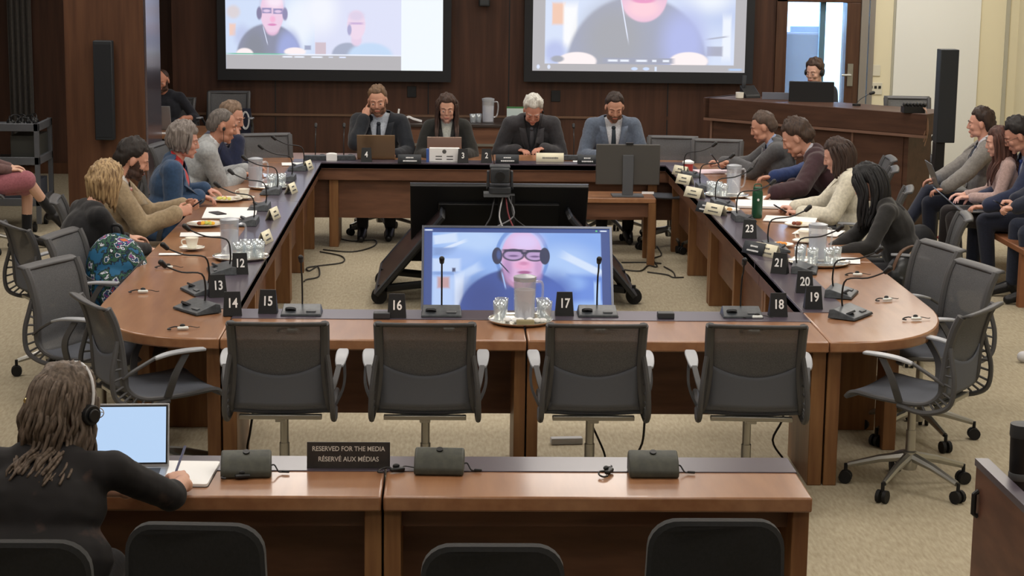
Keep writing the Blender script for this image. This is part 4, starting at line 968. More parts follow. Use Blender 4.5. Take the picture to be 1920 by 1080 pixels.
PP['blue_grey_suit'] = person('dark-haired man in blue-grey suit and dark tie, rightmost at the far table', (1154, 178), rz=FAR+R_(2), lean=.10, hunch=.12, hp=.50, rh=(.14, .36, .20), lh=(-.14, .36, .20),
    sk='#bd8b74', hair='short', hc='#3b2d27', hc2='#2a201c', tc='#5f6a7c', shirt='#dfe3ea', tie='#23303a', vdeep=.10, vw=.075, s=1.0, beard='#7a5a48', width=1.08, seed=5)
# left side table
PP['blonde'] = person('woman with blonde shoulder-length hair and black cardigan, back to the camera at the left table', (208, 309), rz=R_(-58), lean=.26, hunch=.20, hp=.45, hy=.35, rh=Wp(276, 468, 11.75), lh=(-.05, .40, .24), rd=(.2, 1, -.15), rp='flat',
    sk='#c79882', hair='bob', hc='#bb9f74', hc2='#6a5137', tc='#17171b', top='knit', s=.98, width=1.05, girth=1.12, extras=(('hairlen', .12),), pants='#1b1c22', seed=6)
PP['beige'] = person('dark-haired bearded man in beige jacket and red tie typing on a phone', (262, 267), rz=R_(-82), lean=.06, hunch=.20, hp=.42, rh=Wp(334, 400, 12.42), lh=Wp(348, 386, 12.72), rhint=(.3, -.4, -1), lhint=(-.3, -.4, -1), rd=(-.25, 1, .35), ld=(.35, 1, .3), rn=(.9, -.1, .3), ln=(-.9, -.1, .3), rp='hold', lp='hold',
    sk='#b98670', hair='full', hc='#2d2420', hc2='#191513', tc='#a08d70', shirt='#e6e4e2', tie='#b23a3e', tie2='#d9b4b0', beard='#4a342b', vdeep=.06, vw=.13, s=1.0, width=1.08, girth=1.22, seed=7, pants='#6d5f4b')
PP['blue_blazer'] = person('woman with grey bobbed hair in blue blazer over a red blouse at the left table', (350, 233), rz=R_(-84), lean=.08, hunch=.16, hp=.22, hy=-.1, rh=Wp(375, 366, 13.6), lh=Wp(388, 354, 13.95), rhint=(.4, -.4, -1), rd=(-.1, 1, -.3), ld=(.2, 1, -.3), rp='relax', lp='type',
    sk='#b98674', hair='bob', hc='#8a817b', hc2='#5b534e', tc='#2f4a6b', shirt='#d23a3c', vdeep=.04, vw=.15, s=.99, width=1.12, girth=1.25, extras=(('hairlen', .05),), seed=8)
PP['light_grey'] = person('man with cropped grey hair and earpiece in light grey suit at the left table', (424, 205), rz=R_(-80), lean=.38, hunch=.22, hp=.30, rh=Wp(452, 325, 14.95), lh=Wp(465, 318, 15.2), rd=(-.1, 1, -.1), ld=(.3, 1, -.1),
    sk='#a97660', hair='crop', hc='#6d6560', hc2='#4a4440', tc='#a5a8aa', shirt='#e1e3e8', tie='#3a2f4a', tie2='#b9a9b0', vdeep=.10, vw=.10, s=1.08, width=1.12, girth=1.2, extras=(('earpiece', 1),), seed=9)
PP['navy_left'] = person('man in navy suit resting his face on his hand, behind the light grey suit', (441, 193), rz=R_(-100), lean=.30, hunch=.24, hp=.35, hy=-.15, rh=(.10, .38, .46), rd=(-.5, -.2, .8), rn=(0, 1, .3), rp='fist', lh=(-.15, .42, .20), rhint=(.2, .3, -1),
    sk='#b5826d', hair='short', hc='#8b7360', hc2='#63503f', tc='#1d2440', shirt='#dcdfe6', tie='#232848', tie2='#cdd2de', vdeep=.14, s=1.04, width=1.02, seed=10)
PP['back_wall_man'] = person('balding man in dark polo shirt half hidden behind the wood column', (301, 131), rz=R_(172), lean=.10, hunch=.12, hp=.35, rh=(.18, .30, .20), lh=(-.24, .22, .22), ld=(.3, .9, -.2), top='knit', sleeve=.25, tc='#20222b', sk='#b47a62', hair='bald_grey', hc='#4a3428', s=.94, beard='#5a4034', width=1.05, seed=11)
# right side table
PP['black_hair'] = person('woman in black with long black hair hiding her face, nearest at the right table', (1614, 312), rz=R_(80), lean=.30, hunch=.22, hp=.55, hy=-.55, lh=Wp(1563, 478, 11.75), rh=Wp(1556, 470, 12.05), ld=(.3, 1, -.2), rd=(-.2, 1, -.2), lp='relax',
    sk='#c79b88', hair='long', hc='#17171a', hc2='#0b0b0d', tc='#1d1c1c', top='knit', s=.97, width=1.02, girth=1.15, extras=(('hairlen', .26),), seed=12, pants='#1b1b20')
PP['cream'] = person('brown-haired woman in cream jacket over a dark green top holding a phone', (1560, 263), rz=R_(76), lean=.10, hunch=.16, hp=.42, lh=Wp(1500, 400, 13.3), rh=Wp(1488, 390, 13.5), ld=(.3, 1, .1), rd=(-.2, 1, .1), lp='hold', rp='hold', ln=(0, 0, 1),
    sk='#c08f7d', hair='long', hc='#43312a', hc2='#2c1f1a', tc='#e0dac8', shirt='#24382c', vdeep=.06, vw=.11, s=.95, width=.98, extras=(('hairlen', .12),), seed=13)
PP['burgundy'] = person('young man in burgundy jacket leaning over documents at the right table', (1479, 229), rz=R_(78), lean=.44, hunch=.24, hp=.55, lh=Wp(1449, 362, 14.1), rh=(.12, .44, .22), ld=(.2, .7, -.7), lp='type',
    sk='#b98772', hair='full', hc='#4a372c', hc2='#2f231d', tc='#3a2028', shirt='#c7c6d2', vdeep=.2, vw=.06, s=1.10, width=1.1, seed=14)
PP['blue_suit'] = person('man in blue suit reaching over the table, hidden behind the burgundy jacket', (1492, 246), rz=R_(84), lean=.60, hunch=.2, hp=.4, lh=Wp(1408, 342, 14.75), rh=(.12, .42, .21), ld=(.1, 1, -.1),
    sk='#b98772', hair='short', hc='#4a372c', tc='#2a3f72', shirt='#e6e8f2', s=.93, width=1.0, seed=15)
PP['grey_right'] = person('man in grey suit, blue shirt and striped tie, farthest at the right table', (1423, 212), rz=R_(84), lean=.20, hunch=.14, hp=.38, lh=Wp(1374, 305, 15.6), rh=Wp(1352, 306, 15.85), ld=(-.1, 1, .1), rd=(-.1, 1, .2), lp='hold', rp='hold',
    sk='#b5836d', hair='short', hc='#5b4a40', hc2='#463a33', tc='#57575a', shirt='#9fb4dc', tie='#26243a', tie2='#b98a96', vdeep=.06, vw=.12, s=.97, width=1.1, girth=1.1, seed=16)
# technician
PP['technician'] = person('young man with headset sitting behind the black monitor at the back right', (1526, 113), rz=R_(140), lean=.10, hunch=.10, hp=.25, top='knit', tc='#1f232a', sk='#c09480', hair='full', hc='#4b3527', hc2='#33241b', extras=(('headset', '#1a1a1c'),), s=1.0, seat=.60, seed=17, rh=(.12, .36, .21), lh=(-.12, .36, .21))
# guests on the bench at the right edge
PP['bench_grey'] = person('man in grey check suit and navy tie with crossed legs and a laptop', (1838, 205), rz=R_(80), lean=-.10, hunch=.16, hp=.12, lh=Wp(1768, 358, 15.35), rh=Wp(1742, 346, 15.7), ld=(.1, 1, -.2), rd=(-.1, 1, -.2), lp='type', rp='type', legs='cross', seat=.45,
    sk='#c08a76', hair='full', hc='#3f2e26', hc2='#2b1f1a', tc='#85817d', shirt='#e4e3ea', tie='#20283e', vdeep=.03, vw=.11, s=.98, width=1.05, pants='#20263a', seed=18)
PP['bench_pink'] = person('woman with long auburn hair in pale pink top between two men on the bench', (1868, 240), rz=R_(82), lean=.0, hunch=.14, hp=.25, lh=(-.08, .28, .16), rh=(.08, .30, .16), legs='apart', seat=.45, top='knit', tc='#b79c96',
    sk='#c6937f', hair='long', hc='#5b3a30', hc2='#3f2822', s=.91, width=.9, extras=(('hairlen', .30),), pants='#2a2426', seed=19)
PP['bench_navy'] = person('dark-haired man with glasses in navy suit looking down at the right edge', (1897, 227), rz=R_(84), lean=.06, hunch=.20, hp=.50, lh=Wp(1848, 388, 14.4), rh=Wp(1838, 372, 14.75), ld=(.1, 1, 0), rd=(-.1, 1, 0), legs='apart', seat=.45,
    sk='#b98470', hair='full', hc='#231c1a', hc2='#151112', tc='#232c48', shirt='#a8b4d4', tie='#2b3f7a', glasses=True, vdeep=.05, vw=.11, s=1.04, width=1.05, pants='#20263a', seed=20)
PP['bench_white'] = person('man in navy trousers and white shirt cut off by the right edge', at=(4.72, 14.02), rz=R_(84), lean=.10, hunch=.2, hp=.5, lh=Wp(1868, 410, 13.75), rh=Wp(1862, 402, 13.95), ld=(.1, 1, 0), rd=(-.1, 1, 0), lp='hold', rp='hold', legs='apart', seat=.45, top='jacket',
    sk='#c2907c', hair='short', hc='#3a2c25', tc='#1d2336', shirt='#f2f2f2', vdeep=.0, vw=.12, s=1.02, width=1.05, pants='#222a3e', seed=21)
# far left
PP['skirt'] = person('woman in dusty pink skirt and black socks cut off at the left edge', at=(-3.98, 16.0), rz=R_(-78), lean=-.05, hunch=.1, hp=.2, legs='cross', top='knit', tc='#6d5250', pants='skirt:#a4626c', sk='#c99d86', hair='long', hc='#4a372c', s=.97, rh=(.1, .28, .14), lh=(-.1, .28, .14), seed=22)
# foreground
PP['writer'] = person('woman with long wavy greying hair, headset and glasses writing in the foreground', (138, 690), rz=R_(-8), lean=.34, hunch=.24, hp=.34, hy=-.52, rh=(*atz(344, 904, .775)[:2], .775, 1), rd=(-.55, .80, .12), rn=(-.2, .1, 1), rp='pen', lh=(*atz(262, 922, .775)[:2], .775, 1), ld=(.3, .9, 0), ln=(0, 0, 1),
    sk='#c2937c', hair='long', hc='#75665a', hc2='#43372c', top='patterned', sleeve=.12, glasses='clear', s=1.0, seat=.44, hz=1.06, width=1.30, girth=1.35, extras=(('headset', '#cfcfd2'), ('hairlen', .27), ('curly', .011), ('clip', 1)), rhint=(.8, -.5, -.6), pants='#1b1b20', seed=23)
# chairs under the seated people
for key, lab, back in (('dark_suit', 'grey mesh chair under the bearded man in dark suit at the far table', .0), ('brunette', 'grey mesh chair under the long-haired woman at the far table', 0), ('white_hair', 'grey mesh chair under the white-haired man', 0), ('blue_grey_suit', 'grey mesh chair under the man in blue-grey suit', 0),
                  ('blonde', 'grey mesh chair under the blonde woman in black', 0), ('beige', 'grey mesh chair under the man in beige jacket', 0), ('blue_blazer', 'grey mesh chair under the woman in blue blazer', 0), ('light_grey', 'grey mesh chair under the man in light grey suit', 0), ('navy_left', 'grey mesh chair under the man in navy suit with hand on face', 0),
                  ('black_hair', 'grey mesh chair under the black-haired woman', 0), ('cream', 'grey mesh chair under the woman in cream jacket', 0), ('burgundy', 'grey mesh chair under the young man in burgundy', 0), ('blue_suit', 'grey mesh chair under the hidden man in blue suit', 0), ('grey_right', 'grey mesh chair under the man in grey suit with striped tie', 0),
                  ('technician', 'grey mesh chair under the technician', 0), ('back_wall_man', 'grey mesh chair under the man behind the wood column', 0), ('skirt', 'grey mesh chair under the woman in pink skirt', 0)):
    p = PP[key]; rz_ = p['root'].rotation_euler.z
    dup(ch, (p['x']-(-math.sin(rz_))*.02, p['y']-math.cos(rz_)*.02, 0), rz_, lab, 'grey mesh chairs with people sitting on them')
t = thing('bench', 'wooden bench at the right edge under the seated guests', 'bench', (4.62, 15.0, 0), 0)
bx0 = 4.22-4.62
m = MB(); m.bb(bx0, .35, -1.25, 1.2, .40, .445); m.build('seat', mat('bench_wood', '#8a5a3c', .45), t, bevel=.008)
for y in (-1.17, 0, 1.12):
    for x in (bx0+.04, .3): m = MB(); m.bb(x-.035, x+.035, y-.035, y+.035, 0, .40); m.build('leg', mat('bench_wood', '#8a5a3c', .45), t)
m = MB(); m.bb(.33, .37, -1.2, 1.15, .5, .62); m.bb(.33, .37, -1.17, -1.1, .3, .5); m.bb(.33, .37, 1.05, 1.12, .3, .5); m.build('back_rail', mat('bench_wood', '#8a5a3c', .45), t)
# ================================================================ THINGS ON THE TABLES
def one(name, label, cat, loc, rz, mb, m, group=None, **k):
    o = mb.build(name, m, None, **k); o.location = loc; o.rotation_euler.z = rz; return tag(o, label, cat, group)
def put(u, v, z=None): p = atz(u, v, T+.004 if z is None else z); return (p.x, p.y, (T+.004) if z is None else z)
# numbered tent cards
def number_card(num, u, v, rz, lab, z=T+.0045):
    p = atz(u, v, z); t = thing('number_card', lab, 'table card', (p.x, p.y, z), rz, 'numbered black table cards')
    m = MB(); m.add([(-.048, -.032, 0), (.048, -.032, 0), (.040, -.004, .120), (-.040, -.004, .120), (-.048, .032, 0), (.048, .032, 0), (.040, .004, .120), (-.040, .004, .120)],
                    [(0, 1, 2, 3), (5, 4, 7, 6), (3, 2, 6, 7), (0, 3, 7, 4), (1, 5, 6, 2), (0, 4, 5, 1)]); m.build('card', DCARD, t)
    a = math.atan2(.118, .028)
    text_obj(num, .068, NUMW, t, (0, -.0205, .062), (a, 0, 0), 'numeral', squash=.80, bold=.0014); return t
for num, u, v, rz, lab in (('12', 450, 513, .12, 'black tent card with white 12 at the left table, by the water glasses'), ('13', 408, 556, .30, 'black tent card with white 13 at the left table corner'), ('14', 436, 590, .12, 'black tent card with white 14, closest on the left corner'),
        ('15', 503, 586, -.05, 'black tent card with white 15 on the near table'), ('16', 744, 594, 0, 'black tent card with white 16 before the television'), ('17', 1058, 590, 0, 'black tent card with white 17 right of the central jug'),
        ('18', 1458, 592, 0, 'black tent card with white 18 at the right of the near table'), ('19', 1524, 578, 0, 'black tent card with white 19 on the right corner'), ('20', 1508, 548, -.1, 'black tent card with white 20 behind card 19'),
        ('21', 1462, 512, -.45, 'black tent card with white 21 beside the right water tray'), ('23', 1405, 446, -.15, 'black tent card with white 23 below the green bottle'),
        ('4', 687, 303, 0, 'black tent card with white 4 before the open laptop at the far table'), ('3', 868, 305, 0, 'black tent card with white 3 right of the white box at the far table'), ('2', 912, 305, 0, 'black tent card with white 2 left of the white-haired man')):
    number_card(num, u, v, rz, lab)
# name tents: writing too small to read is built as short strokes
WR1 = mat('white_writing', '#e9ebee', .6); WR2 = mat('grey_writing', '#5a5a58', .6)
def name_card(u, v, rz, lab, dark, wd=.20, h=.075, lines=2, z=T+.0045):
    p = atz(u, v, z); t = thing('name_card', lab, 'name card', (p.x, p.y, z), rz, 'folded name cards on the tables')
    m = MB(); m.add([(-wd/2, -.03, 0), (wd/2, -.03, 0), (wd/2, -.002, h), (-wd/2, -.002, h), (-wd/2, .03, 0), (wd/2, .03, 0), (wd/2, .002, h), (-wd/2, .002, h)],
                    [(0, 1, 2, 3), (5, 4, 7, 6), (3, 2, 6, 7)]); m.build('card', mat('slate_card', '#33373c', .6) if dark else CREAMC, t, solid=.0015)
    rnd = random.Random(int(u)); m = MB(); sl = math.atan2(h, .028)
    for q, zz in enumerate([h*.66, h*.30] if lines == 2 else [h*.45]):
        x = -wd*(.16 if (lines == 2 and q == 0) else .28); xe = -x; hh = h*.16 if lines == 2 else h*.24
        while x < xe:
            w_ = rnd.uniform(.006, .010); yy = -.03+.028*zz/h-.0022; m.box((x+w_/2, yy, zz), (w_*.8, .001, hh*rnd.uniform(.75, 1)), rx=-(PI/2-sl)); x += w_*1.15
    m.build('writing', WR1 if dark else WR2, t); return t
for u, v, rz, lab, dk, wd in ((768, 306, 0, 'dark name plate with two white lines, left of the white box at the far table', True, .20), (951, 306, 0, 'dark name plate with two white lines, right of card 2 at the far table', True, .20),
        (1100, 307, 0, 'dark name plate at the far table, half behind the grey monitor', True, .16), (1031, 303, 0, 'cream name card with one grey line before the white-haired man', False, .24),
        (1416, 476, -1.0, 'dark name plate with white writing below card 23', True, .19), (1438, 480, -1.0, 'cream folded name card right of the dark plate under card 23', False, .20),
        (1341, 402, -1.05, 'cream folded name card on the right table left of the green bottle', False, .20), (1324, 398, -1.05, 'dark name plate with white writing beside the cream card left of the green bottle', True, .18),
        (1302, 370, -1.05, 'cream folded name card on the right table, third from the far end', False, .20), (1284, 345, -1.05, 'cream folded name card on the right table, second from the far end', False, .18),
        (1277, 328, -1.05, 'cream folded name card on the right table, last at the far end', False, .18), (497, 455, 1.38, 'cream folded name card on the left table beside the near glasses', False, .18),
        (512, 410, 1.38, 'cream folded name card on the left table beside the big white paper', False, .18), (546, 362, 1.38, 'cream folded name card on the left table beside the far glasses', False, .17), (577, 318, 1.38, 'cream folded name card at the far left table corner', False, .17)):
    name_card(u, v, rz, lab, dk, wd, lines=1 if lab.startswith('cream name') else 2)
# microphone units
MICB = mix_mat('microphone_base', '#474c51', '#363a3f', (1, 1, 1), .4, 40, 2)
def mic(reach=.13, height=.22):
    t = thing('microphone_unit', 'x', 'microphone', (0, 0, 0), 0, 'gooseneck microphone units')
    m = MB(); m.add([(-.105, -.075, 0), (.105, -.075, 0), (.105, .06, 0), (-.105, .06, 0), (-.10, -.072, .012), (.10, -.072, .012), (.095, .035, .045), (-.095, .035, .045), (.095, .058, .04), (-.095, .058, .04)],
                    [(0, 3, 2, 1), (0, 1, 5, 4), (4, 5, 6, 7), (7, 6, 8, 9), (9, 8, 2, 3), (0, 4, 7, 9, 3), (1, 2, 8, 6, 5)]); m.build('base', MICB, t, bevel=.003)
    m = MB(); m.cyl((-.055, -.03, .022), (-.055, -.025, .031), .028, 20); m.build('loudspeaker_grille', DKP, t)
    m = MB(); m.box((.05, -.045, .023), (.05, .018, .006), rx=.28); m.build('talk_button', GREYP, t, bevel=.002)
    m = MB(); m.tube(smooth_path([(0, .035, .04), (0, .04, .10), (0, .02, .10+height*.4), (0, -reach*.5, .05+height*.75), (0, -reach, .04+height)], 4), .0045, 6); m.build('gooseneck', BLACKP, t)
    m = MB(); m.cap((0, -reach, .04+height), (0, -reach-.02, .06+height), .012, .014, 10); m.build('microphone_head', BLACKP, t); return t
m1 = mic(.03, .24); m2 = mic(.17, .20)
MG = 'gooseneck microphone units'
m2.scale = (1.15, 1.12, 1.05)
first = {1: True, 2: True}
def place_mic(k, u, v, rz, lab):
    src = m1 if k == 1 else m2; p = put(u, v)
    if first[k]: first[k] = False; src.location = p; src.rotation_euler.z = rz; src['label'] = lab
    else: dup(src, p, rz, lab, MG)
place_mic(1, 566, 588, 0, 'leftmost gooseneck microphone on the near table, standing clear of the television'); place_mic(1, 828, 590, 0, 'gooseneck microphone on the near table in front of the left edge of the television'); place_mic(1, 1120, 590, 0, 'gooseneck microphone on the near table in front of the right edge of the television'); place_mic(1, 1390, 592, -.0, 'rightmost gooseneck microphone on the near table, above the white slip')
LR = -PI/2; RR = PI/2
for u, v, rz, lab in ((372, 582, -.9, 'gooseneck microphone closest to the camera on the rounded left corner'), (378, 547, -1.1, 'second gooseneck microphone on the rounded left corner, its head by the white slip'), (418, 510, -1.35, 'third gooseneck microphone of the left corner, reaching beside the near cup'),
        (465, 420, LR, 'gooseneck microphone on the left table right of the white jug'), (488, 392, LR, 'gooseneck microphone on the left table over the white paper'), (510, 362, LR, 'gooseneck microphone on the left table beside the far glasses'), (538, 338, LR, 'gooseneck microphone on the left table beyond the far glasses'), (560, 318, LR, 'gooseneck microphone on the left table, last before the corner'),
        (1592, 592, .95, 'gooseneck microphone closest to the camera on the rounded right corner'), (1575, 553, 1.2, 'second gooseneck microphone on the rounded right corner'), (1506, 508, 1.35, 'gooseneck microphone in front of the right water tray'), (1452, 468, RR, 'gooseneck microphone on the right table beside the orange peel'),
        (1392, 412, RR, 'gooseneck microphone on the right table below the green bottle'), (1352, 385, RR, 'gooseneck microphone on the right table left of the plate'), (1322, 355, RR, 'gooseneck microphone on the right table left of the far jug'), (1292, 330, RR, 'gooseneck microphone at the far end of the right table')):
    place_mic(2, u, v, rz, lab)
for u, lab in ((592, 'gooseneck microphone at the far left corner of the far table'), (645, 'gooseneck microphone left of card 4 at the far table'), (1075, 'gooseneck microphone right of the cream card at the far table')):
    place_mic(1, u, 299, PI, lab)
# trays, jugs, glasses
def tray(u, v, r, lab):
    p = put(u, v); m = MB(); m.lathe([(r*.85, .0), (r*.93, .003), (r, .014), (r*1.0, .017), (r*.93, .008), (.001, .006)], 36)
    one('serving_tray', lab, 'tray', p, 0, m, SILV, 'round silver trays'); return p
def glass_mesh():
    m = MB(); m.lathe([(.026, 0), (.030, .004), (.033, .05), (.036, .095), (.034, .095), (.030, .05), (.027, .012), (.001, .010)], 18); return m.mesh('glass')
GM = glass_mesh(); GM.materials.append(GLASS); GM.shade_smooth()
def jug(p, lab, cat='jug', sc=1.0):
    t = thing('water_jug', lab, cat, p, .4, 'clear water jugs'); t.scale = (sc,)*3
    m = MB(); m.lathe([(.050, 0), (.054, .004), (.057, .20), (.060, .215), (.057, .215), (.053, .20), (.050, .012), (.001, .010)], 24); m.build('jug_body', PLAS, t, sharp=50)
    m = MB(); m.lathe([(.001, .014), (.047, .014), (.051, .155), (.001, .158)], 24); m.build('iced_water', ICE, t)
    m = MB(); m.tube(smooth_path([(.055, 0, .19), (.095, 0, .185), (.10, 0, .12), (.085, 0, .06), (.052, 0, .05)], 4), .007, 8); m.build('handle', PLAS, t)
    m = MB(); m.lathe([(.055, .20), (.058, .222), (.03, .23), (.001, .232)], 24); m.build('lid', mat('translucent_lid', '#c9ced6', .3, trans=.4), t); return t
gn = [0]
def glasses_on(p, offs, lab):
    for i, (dx, dy) in enumerate(offs):
        o = bpy.data.objects.new('drinking_glass', GM); COL.objects.link(o); o.location = (p[0]+dx, p[1]+dy, p[2]+.009)
        tag(o, lab if isinstance(lab, str) else lab[i], 'glass', 'clear drinking glasses: '+(lab if isinstance(lab, str) else 'centre'))
p = tray(976, 603, .165, 'large round silver tray with a jug in the middle of the near table')
jug((p[0]+.02, p[1]+.01, p[2]+.009), 'clear water jug on the near table in front of the television')
glasses_on(p, ((-.105, .01), (-.095, .085), (.125, .01), (.115, .085)), ['drinking glass left of the central jug, in front', 'drinking glass left of the central jug, behind', 'drinking glass right of the central jug, in front', 'drinking glass right of the central jug, behind'])
m = MB(); m.box((0, 0, .012), (.09, .04, .022)); one('paper_packet', 'small brown packet on the front of the central tray', 'packet', (p[0]+.02, p[1]-.10, p[2]+.005), 0, m, mat('kraft', '#8c8262', .8), bevel=.004)
m = MB()
random.seed(3)
for k in range(9): m.ell((random.uniform(-.09, .09), random.uniform(-.02, .02), .014), (.022, .016, .012), None, 8, 6)
one('paper_napkin', 'crumpled white napkins on the central tray', 'napkin', (p[0]+.02, p[1]-.05, p[2]+.004), 0, m, WHITE)
p = tray(452, 484, .17, 'round silver tray with glasses and jug by card 12'); jug((p[0]-.07, p[1]+.03, p[2]+.009), 'clear water jug full of ice on the left table, nearer one')
glasses_on(p, ((-.01, -.07), (.05, -.04), (.11, -.02), (.02, .05), (.09, .06)), ['drinking glass on the tray by the near left jug, nearest the camera', 'drinking glass on the tray by the near left jug, second from the front', 'drinking glass on the tray by the near left jug, at the inner side', 'drinking glass on the tray by the near left jug, at the back left', 'drinking glass on the tray by the near left jug, furthest back'])
p = tray(505, 352, .16, 'round silver tray with glasses at the far part of the left table'); jug((p[0]-.10, p[1]-.05, p[2]+.009), 'clear water jug before the man in light grey suit')
glasses_on(p, ((.02, -.06), (.08, -.02), (.02, .03), (.09, .06)), ['drinking glass on the far tray of the left table, nearest the camera', 'drinking glass on the far tray of the left table, at the inner side', 'drinking glass on the far tray of the left table, at the back left', 'drinking glass on the far tray of the left table, furthest back'])
p = tray(1535, 494, .19, 'round silver tray with glasses beside the black-haired woman'); jug((p[0]+.0, p[1]+.06, p[2]+.009), 'clear water jug beside the black-haired woman')
glasses_on(p, ((-.12, -.02), (-.10, .06), (-.05, -.06), (.05, -.06), (.10, -.01)), ['drinking glass on the tray beside the black-haired woman, nearest the camera', 'drinking glass on the tray beside the black-haired woman, second from the front', 'drinking glass on the tray beside the black-haired woman, at the inner side', 'drinking glass on the tray beside the black-haired woman, at the back left', 'drinking glass on the tray beside the black-haired woman, furthest back'])
p = tray(1362, 368, .17, 'round silver tray with glasses at the middle of the right table'); jug((p[0]+.06, p[1]+.05, p[2]+.009), 'clear water jug in front of the man in grey suit with striped tie')
glasses_on(p, ((-.10, -.02), (-.06, .05), (-.03, -.06), (-.11, .08)), ['drinking glass on the middle tray of the right table, nearest the camera', 'drinking glass on the middle tray of the right table, at the inner side', 'drinking glass on the middle tray of the right table, at the back left', 'drinking glass on the middle tray of the right table, furthest back'])
bp_ = aty(915, 226, 20.15); jug((bp_.x, 20.15, CREDZ), 'water jug on the cabinet by the back wall', sc=1.15)
glasses_on((bp_.x-.16, 20.12, CREDZ-.009), ((0, 0), (.06, .04)), ['drinking glass on the back cabinet beside the jug, in front', 'drinking glass on the back cabinet beside the jug, behind'])
# cups, plates, food
def cup(u, v, rz, lab):
    t = thing('cup_and_saucer', lab, 'cup', put(u, v), rz, 'white cups on saucers')
    m = MB(); m.lathe([(.035, 0), (.045, .004), (.078, .014), (.078, .017), (.045, .008), (.001, .006)], 28); m.build('saucer', CHINA, t)
    m = MB(); m.lathe([(.022, .009), (.027, .013), (.040, .065), (.042, .075), (.039, .075), (.036, .062), (.001, .050)], 24); m.build('cup', CHINA, t)
    m = MB(); m.tube(smooth_path([(-.038, 0, .066), (-.062, 0, .060), (-.058, 0, .035), (-.032, 0, .03)], 4), .004, 8); m.build('handle', CHINA, t)
    m = MB(); m.ribbon([(.02, -.05, .013), (.06, -.02, .016), (.08, .02, .018)], (0, 0, 1), .008, .002); m.build('spoon', CHR, t)
cup(360, 468, .3, 'white cup on a saucer before the blonde woman'); cup(458, 373, .2, 'white cup on a saucer before the woman in blue blazer'); cup(1508, 455, .2, 'white cup on a saucer behind the right water tray')
def plate(u, v, food, lab, r=.10):
    t = thing('plate', lab, 'plate', put(u, v), 0, 'white plates of food')
    m = MB(); m.lathe([(r*.6, 0), (r*.7, .003), (r, .015), (r, .018), (r*.7, .007), (.001, .006)], 30); m.build('dish', CHINA, t)
    for i, (c, n_, nm) in enumerate(food):
        m = MB(); rnd = random.Random(i+int(u))
        for k in range(n_): a = rnd.uniform(0, 6.28); q = rnd.uniform(0, r*.5); m.ell((q*math.cos(a), q*math.sin(a), .02), (rnd.uniform(.015, .028), rnd.uniform(.012, .02), .013), Matrix.Rotation(a, 3, 'Z'), 10, 6)
        m.build(nm, mat('food_'+c.strip('#'), c, .45), t)
plate(424, 376, (('#d9d77a', 3, 'melon'), ('#c7674e', 1, 'tomato')), 'white plate with yellow melon under the hand of the woman in blue', .12)
plate(384, 423, (('#f0b52c', 3, 'orange_slices'), ('#cfd46a', 3, 'melon'), ('#8e4a2e', 2, 'meat')), 'white plate with orange and melon pieces before the man in beige', .12)
plate(1358, 396, (('#c79a66', 4, 'pastry'), ('#e9dcc2', 3, 'bread')), 'white plate with pastry left of the green bottle', .11)
plate(1498, 424, (('#e3c45a', 3, 'cheese'), ('#7c3a26', 4, 'cake')), 'plate with cake and yellow fruit before the woman in cream', .10)
plate(1466, 462, (('#ef9a3a', 4, 'orange_peel'),), 'small white plate with orange peel beside card 21', .075)
plate(1377, 330, (('#e8c8c4', 4, 'cake'),), 'white plate before the man in grey suit with striped tie', .08)
# paper
def sheet(u, v, w_, h_, rz, lab, n=1, c=None, z=None):
    m = MB(); m.box((0, 0, .0015*n+.0005), (w_, h_, .003*n)); p = put(u, v, z); one('paper_sheet' if n < 4 else 'paper_stack', lab, 'paper', p, rz, m, c or WHITE)
sheet(432, 400, .36, .52, .06, 'large white paper between the man in beige and the woman in blue', 2)
sheet(382, 440, .30, .16, .1, 'white napkin sheet in front of the plate of the man in beige'); sheet(320, 477, .14, .06, .1, 'small white slip on the left table edge by the blonde woman')
sheet(1482, 412, .36, .26, -.25, 'white papers before the woman in cream, nearer pair', 2); sheet(1445, 385, .50, .36, -.1, 'white document pile beside the green bottle', 5)
sheet(1535, 436, .30, .28, -.4, 'white paper under the hands of the woman in cream'); sheet(1566, 488, .30, .22, -.2, 'white paper beside the right water tray')
sheet(1337, 322, .30, .25, .2, 'white and pink papers at the far part of the right table', 2, mat('pinkish_paper', '#e2cfd8', .7)); sheet(1428, 372, .22, .22, .3, 'white paper beyond the green bottle')
sheet(555, 308, .24, .2, .1, 'white paper at the far left corner'); sheet(470, 330, .32, .22, .5, 'blue white paper under the hands of the light grey suit', 1, mat('bluish_paper', '#cfdcf2', .7))
sheet(1085, 303, .10, .08, 0, 'white slip right of the cream name card'); sheet(635, 299, .18, .10, 0, 'stack of white booklets left of card 4', 6)
m = MB(); m.box((0, 0, .03), (.09, .07, .06)); m.cyl((0, 0, .06), (0, 0, .065), .035); one('tape_roll', 'white cup at the left end of the far table', 'cup', put(622, 301), 0, m, WHITE, bevel=.006)
# white printed box under the laptop of the woman at the far table
pb = put(833, 303); t = thing('document_box', 'white box with dark bars in front of the long-haired woman', 'box', pb, 0)
m = MB(); m.bb(-.13, .13, -.03, .03, 0, .12); m.build('box', WHITE, t, bevel=.003)
m = MB()
for a_, b_, c_ in ((-.075, -.02, .045), (.02, .075, .045), (-.075, -.02, .02), (.02, .075, .02)): m.bb(a_, b_, -.0325, -.03, c_, c_+.008)
m.cyl((.0, -.033, .09), (0, -.03, .09), .018); m.build('print', WR2, t)
m = MB(); m.bb(-.155, -.132, -.032, .03, 0, .11); m.build('blue_edge', mat('blue_card', '#3e5fa8', .6), t)
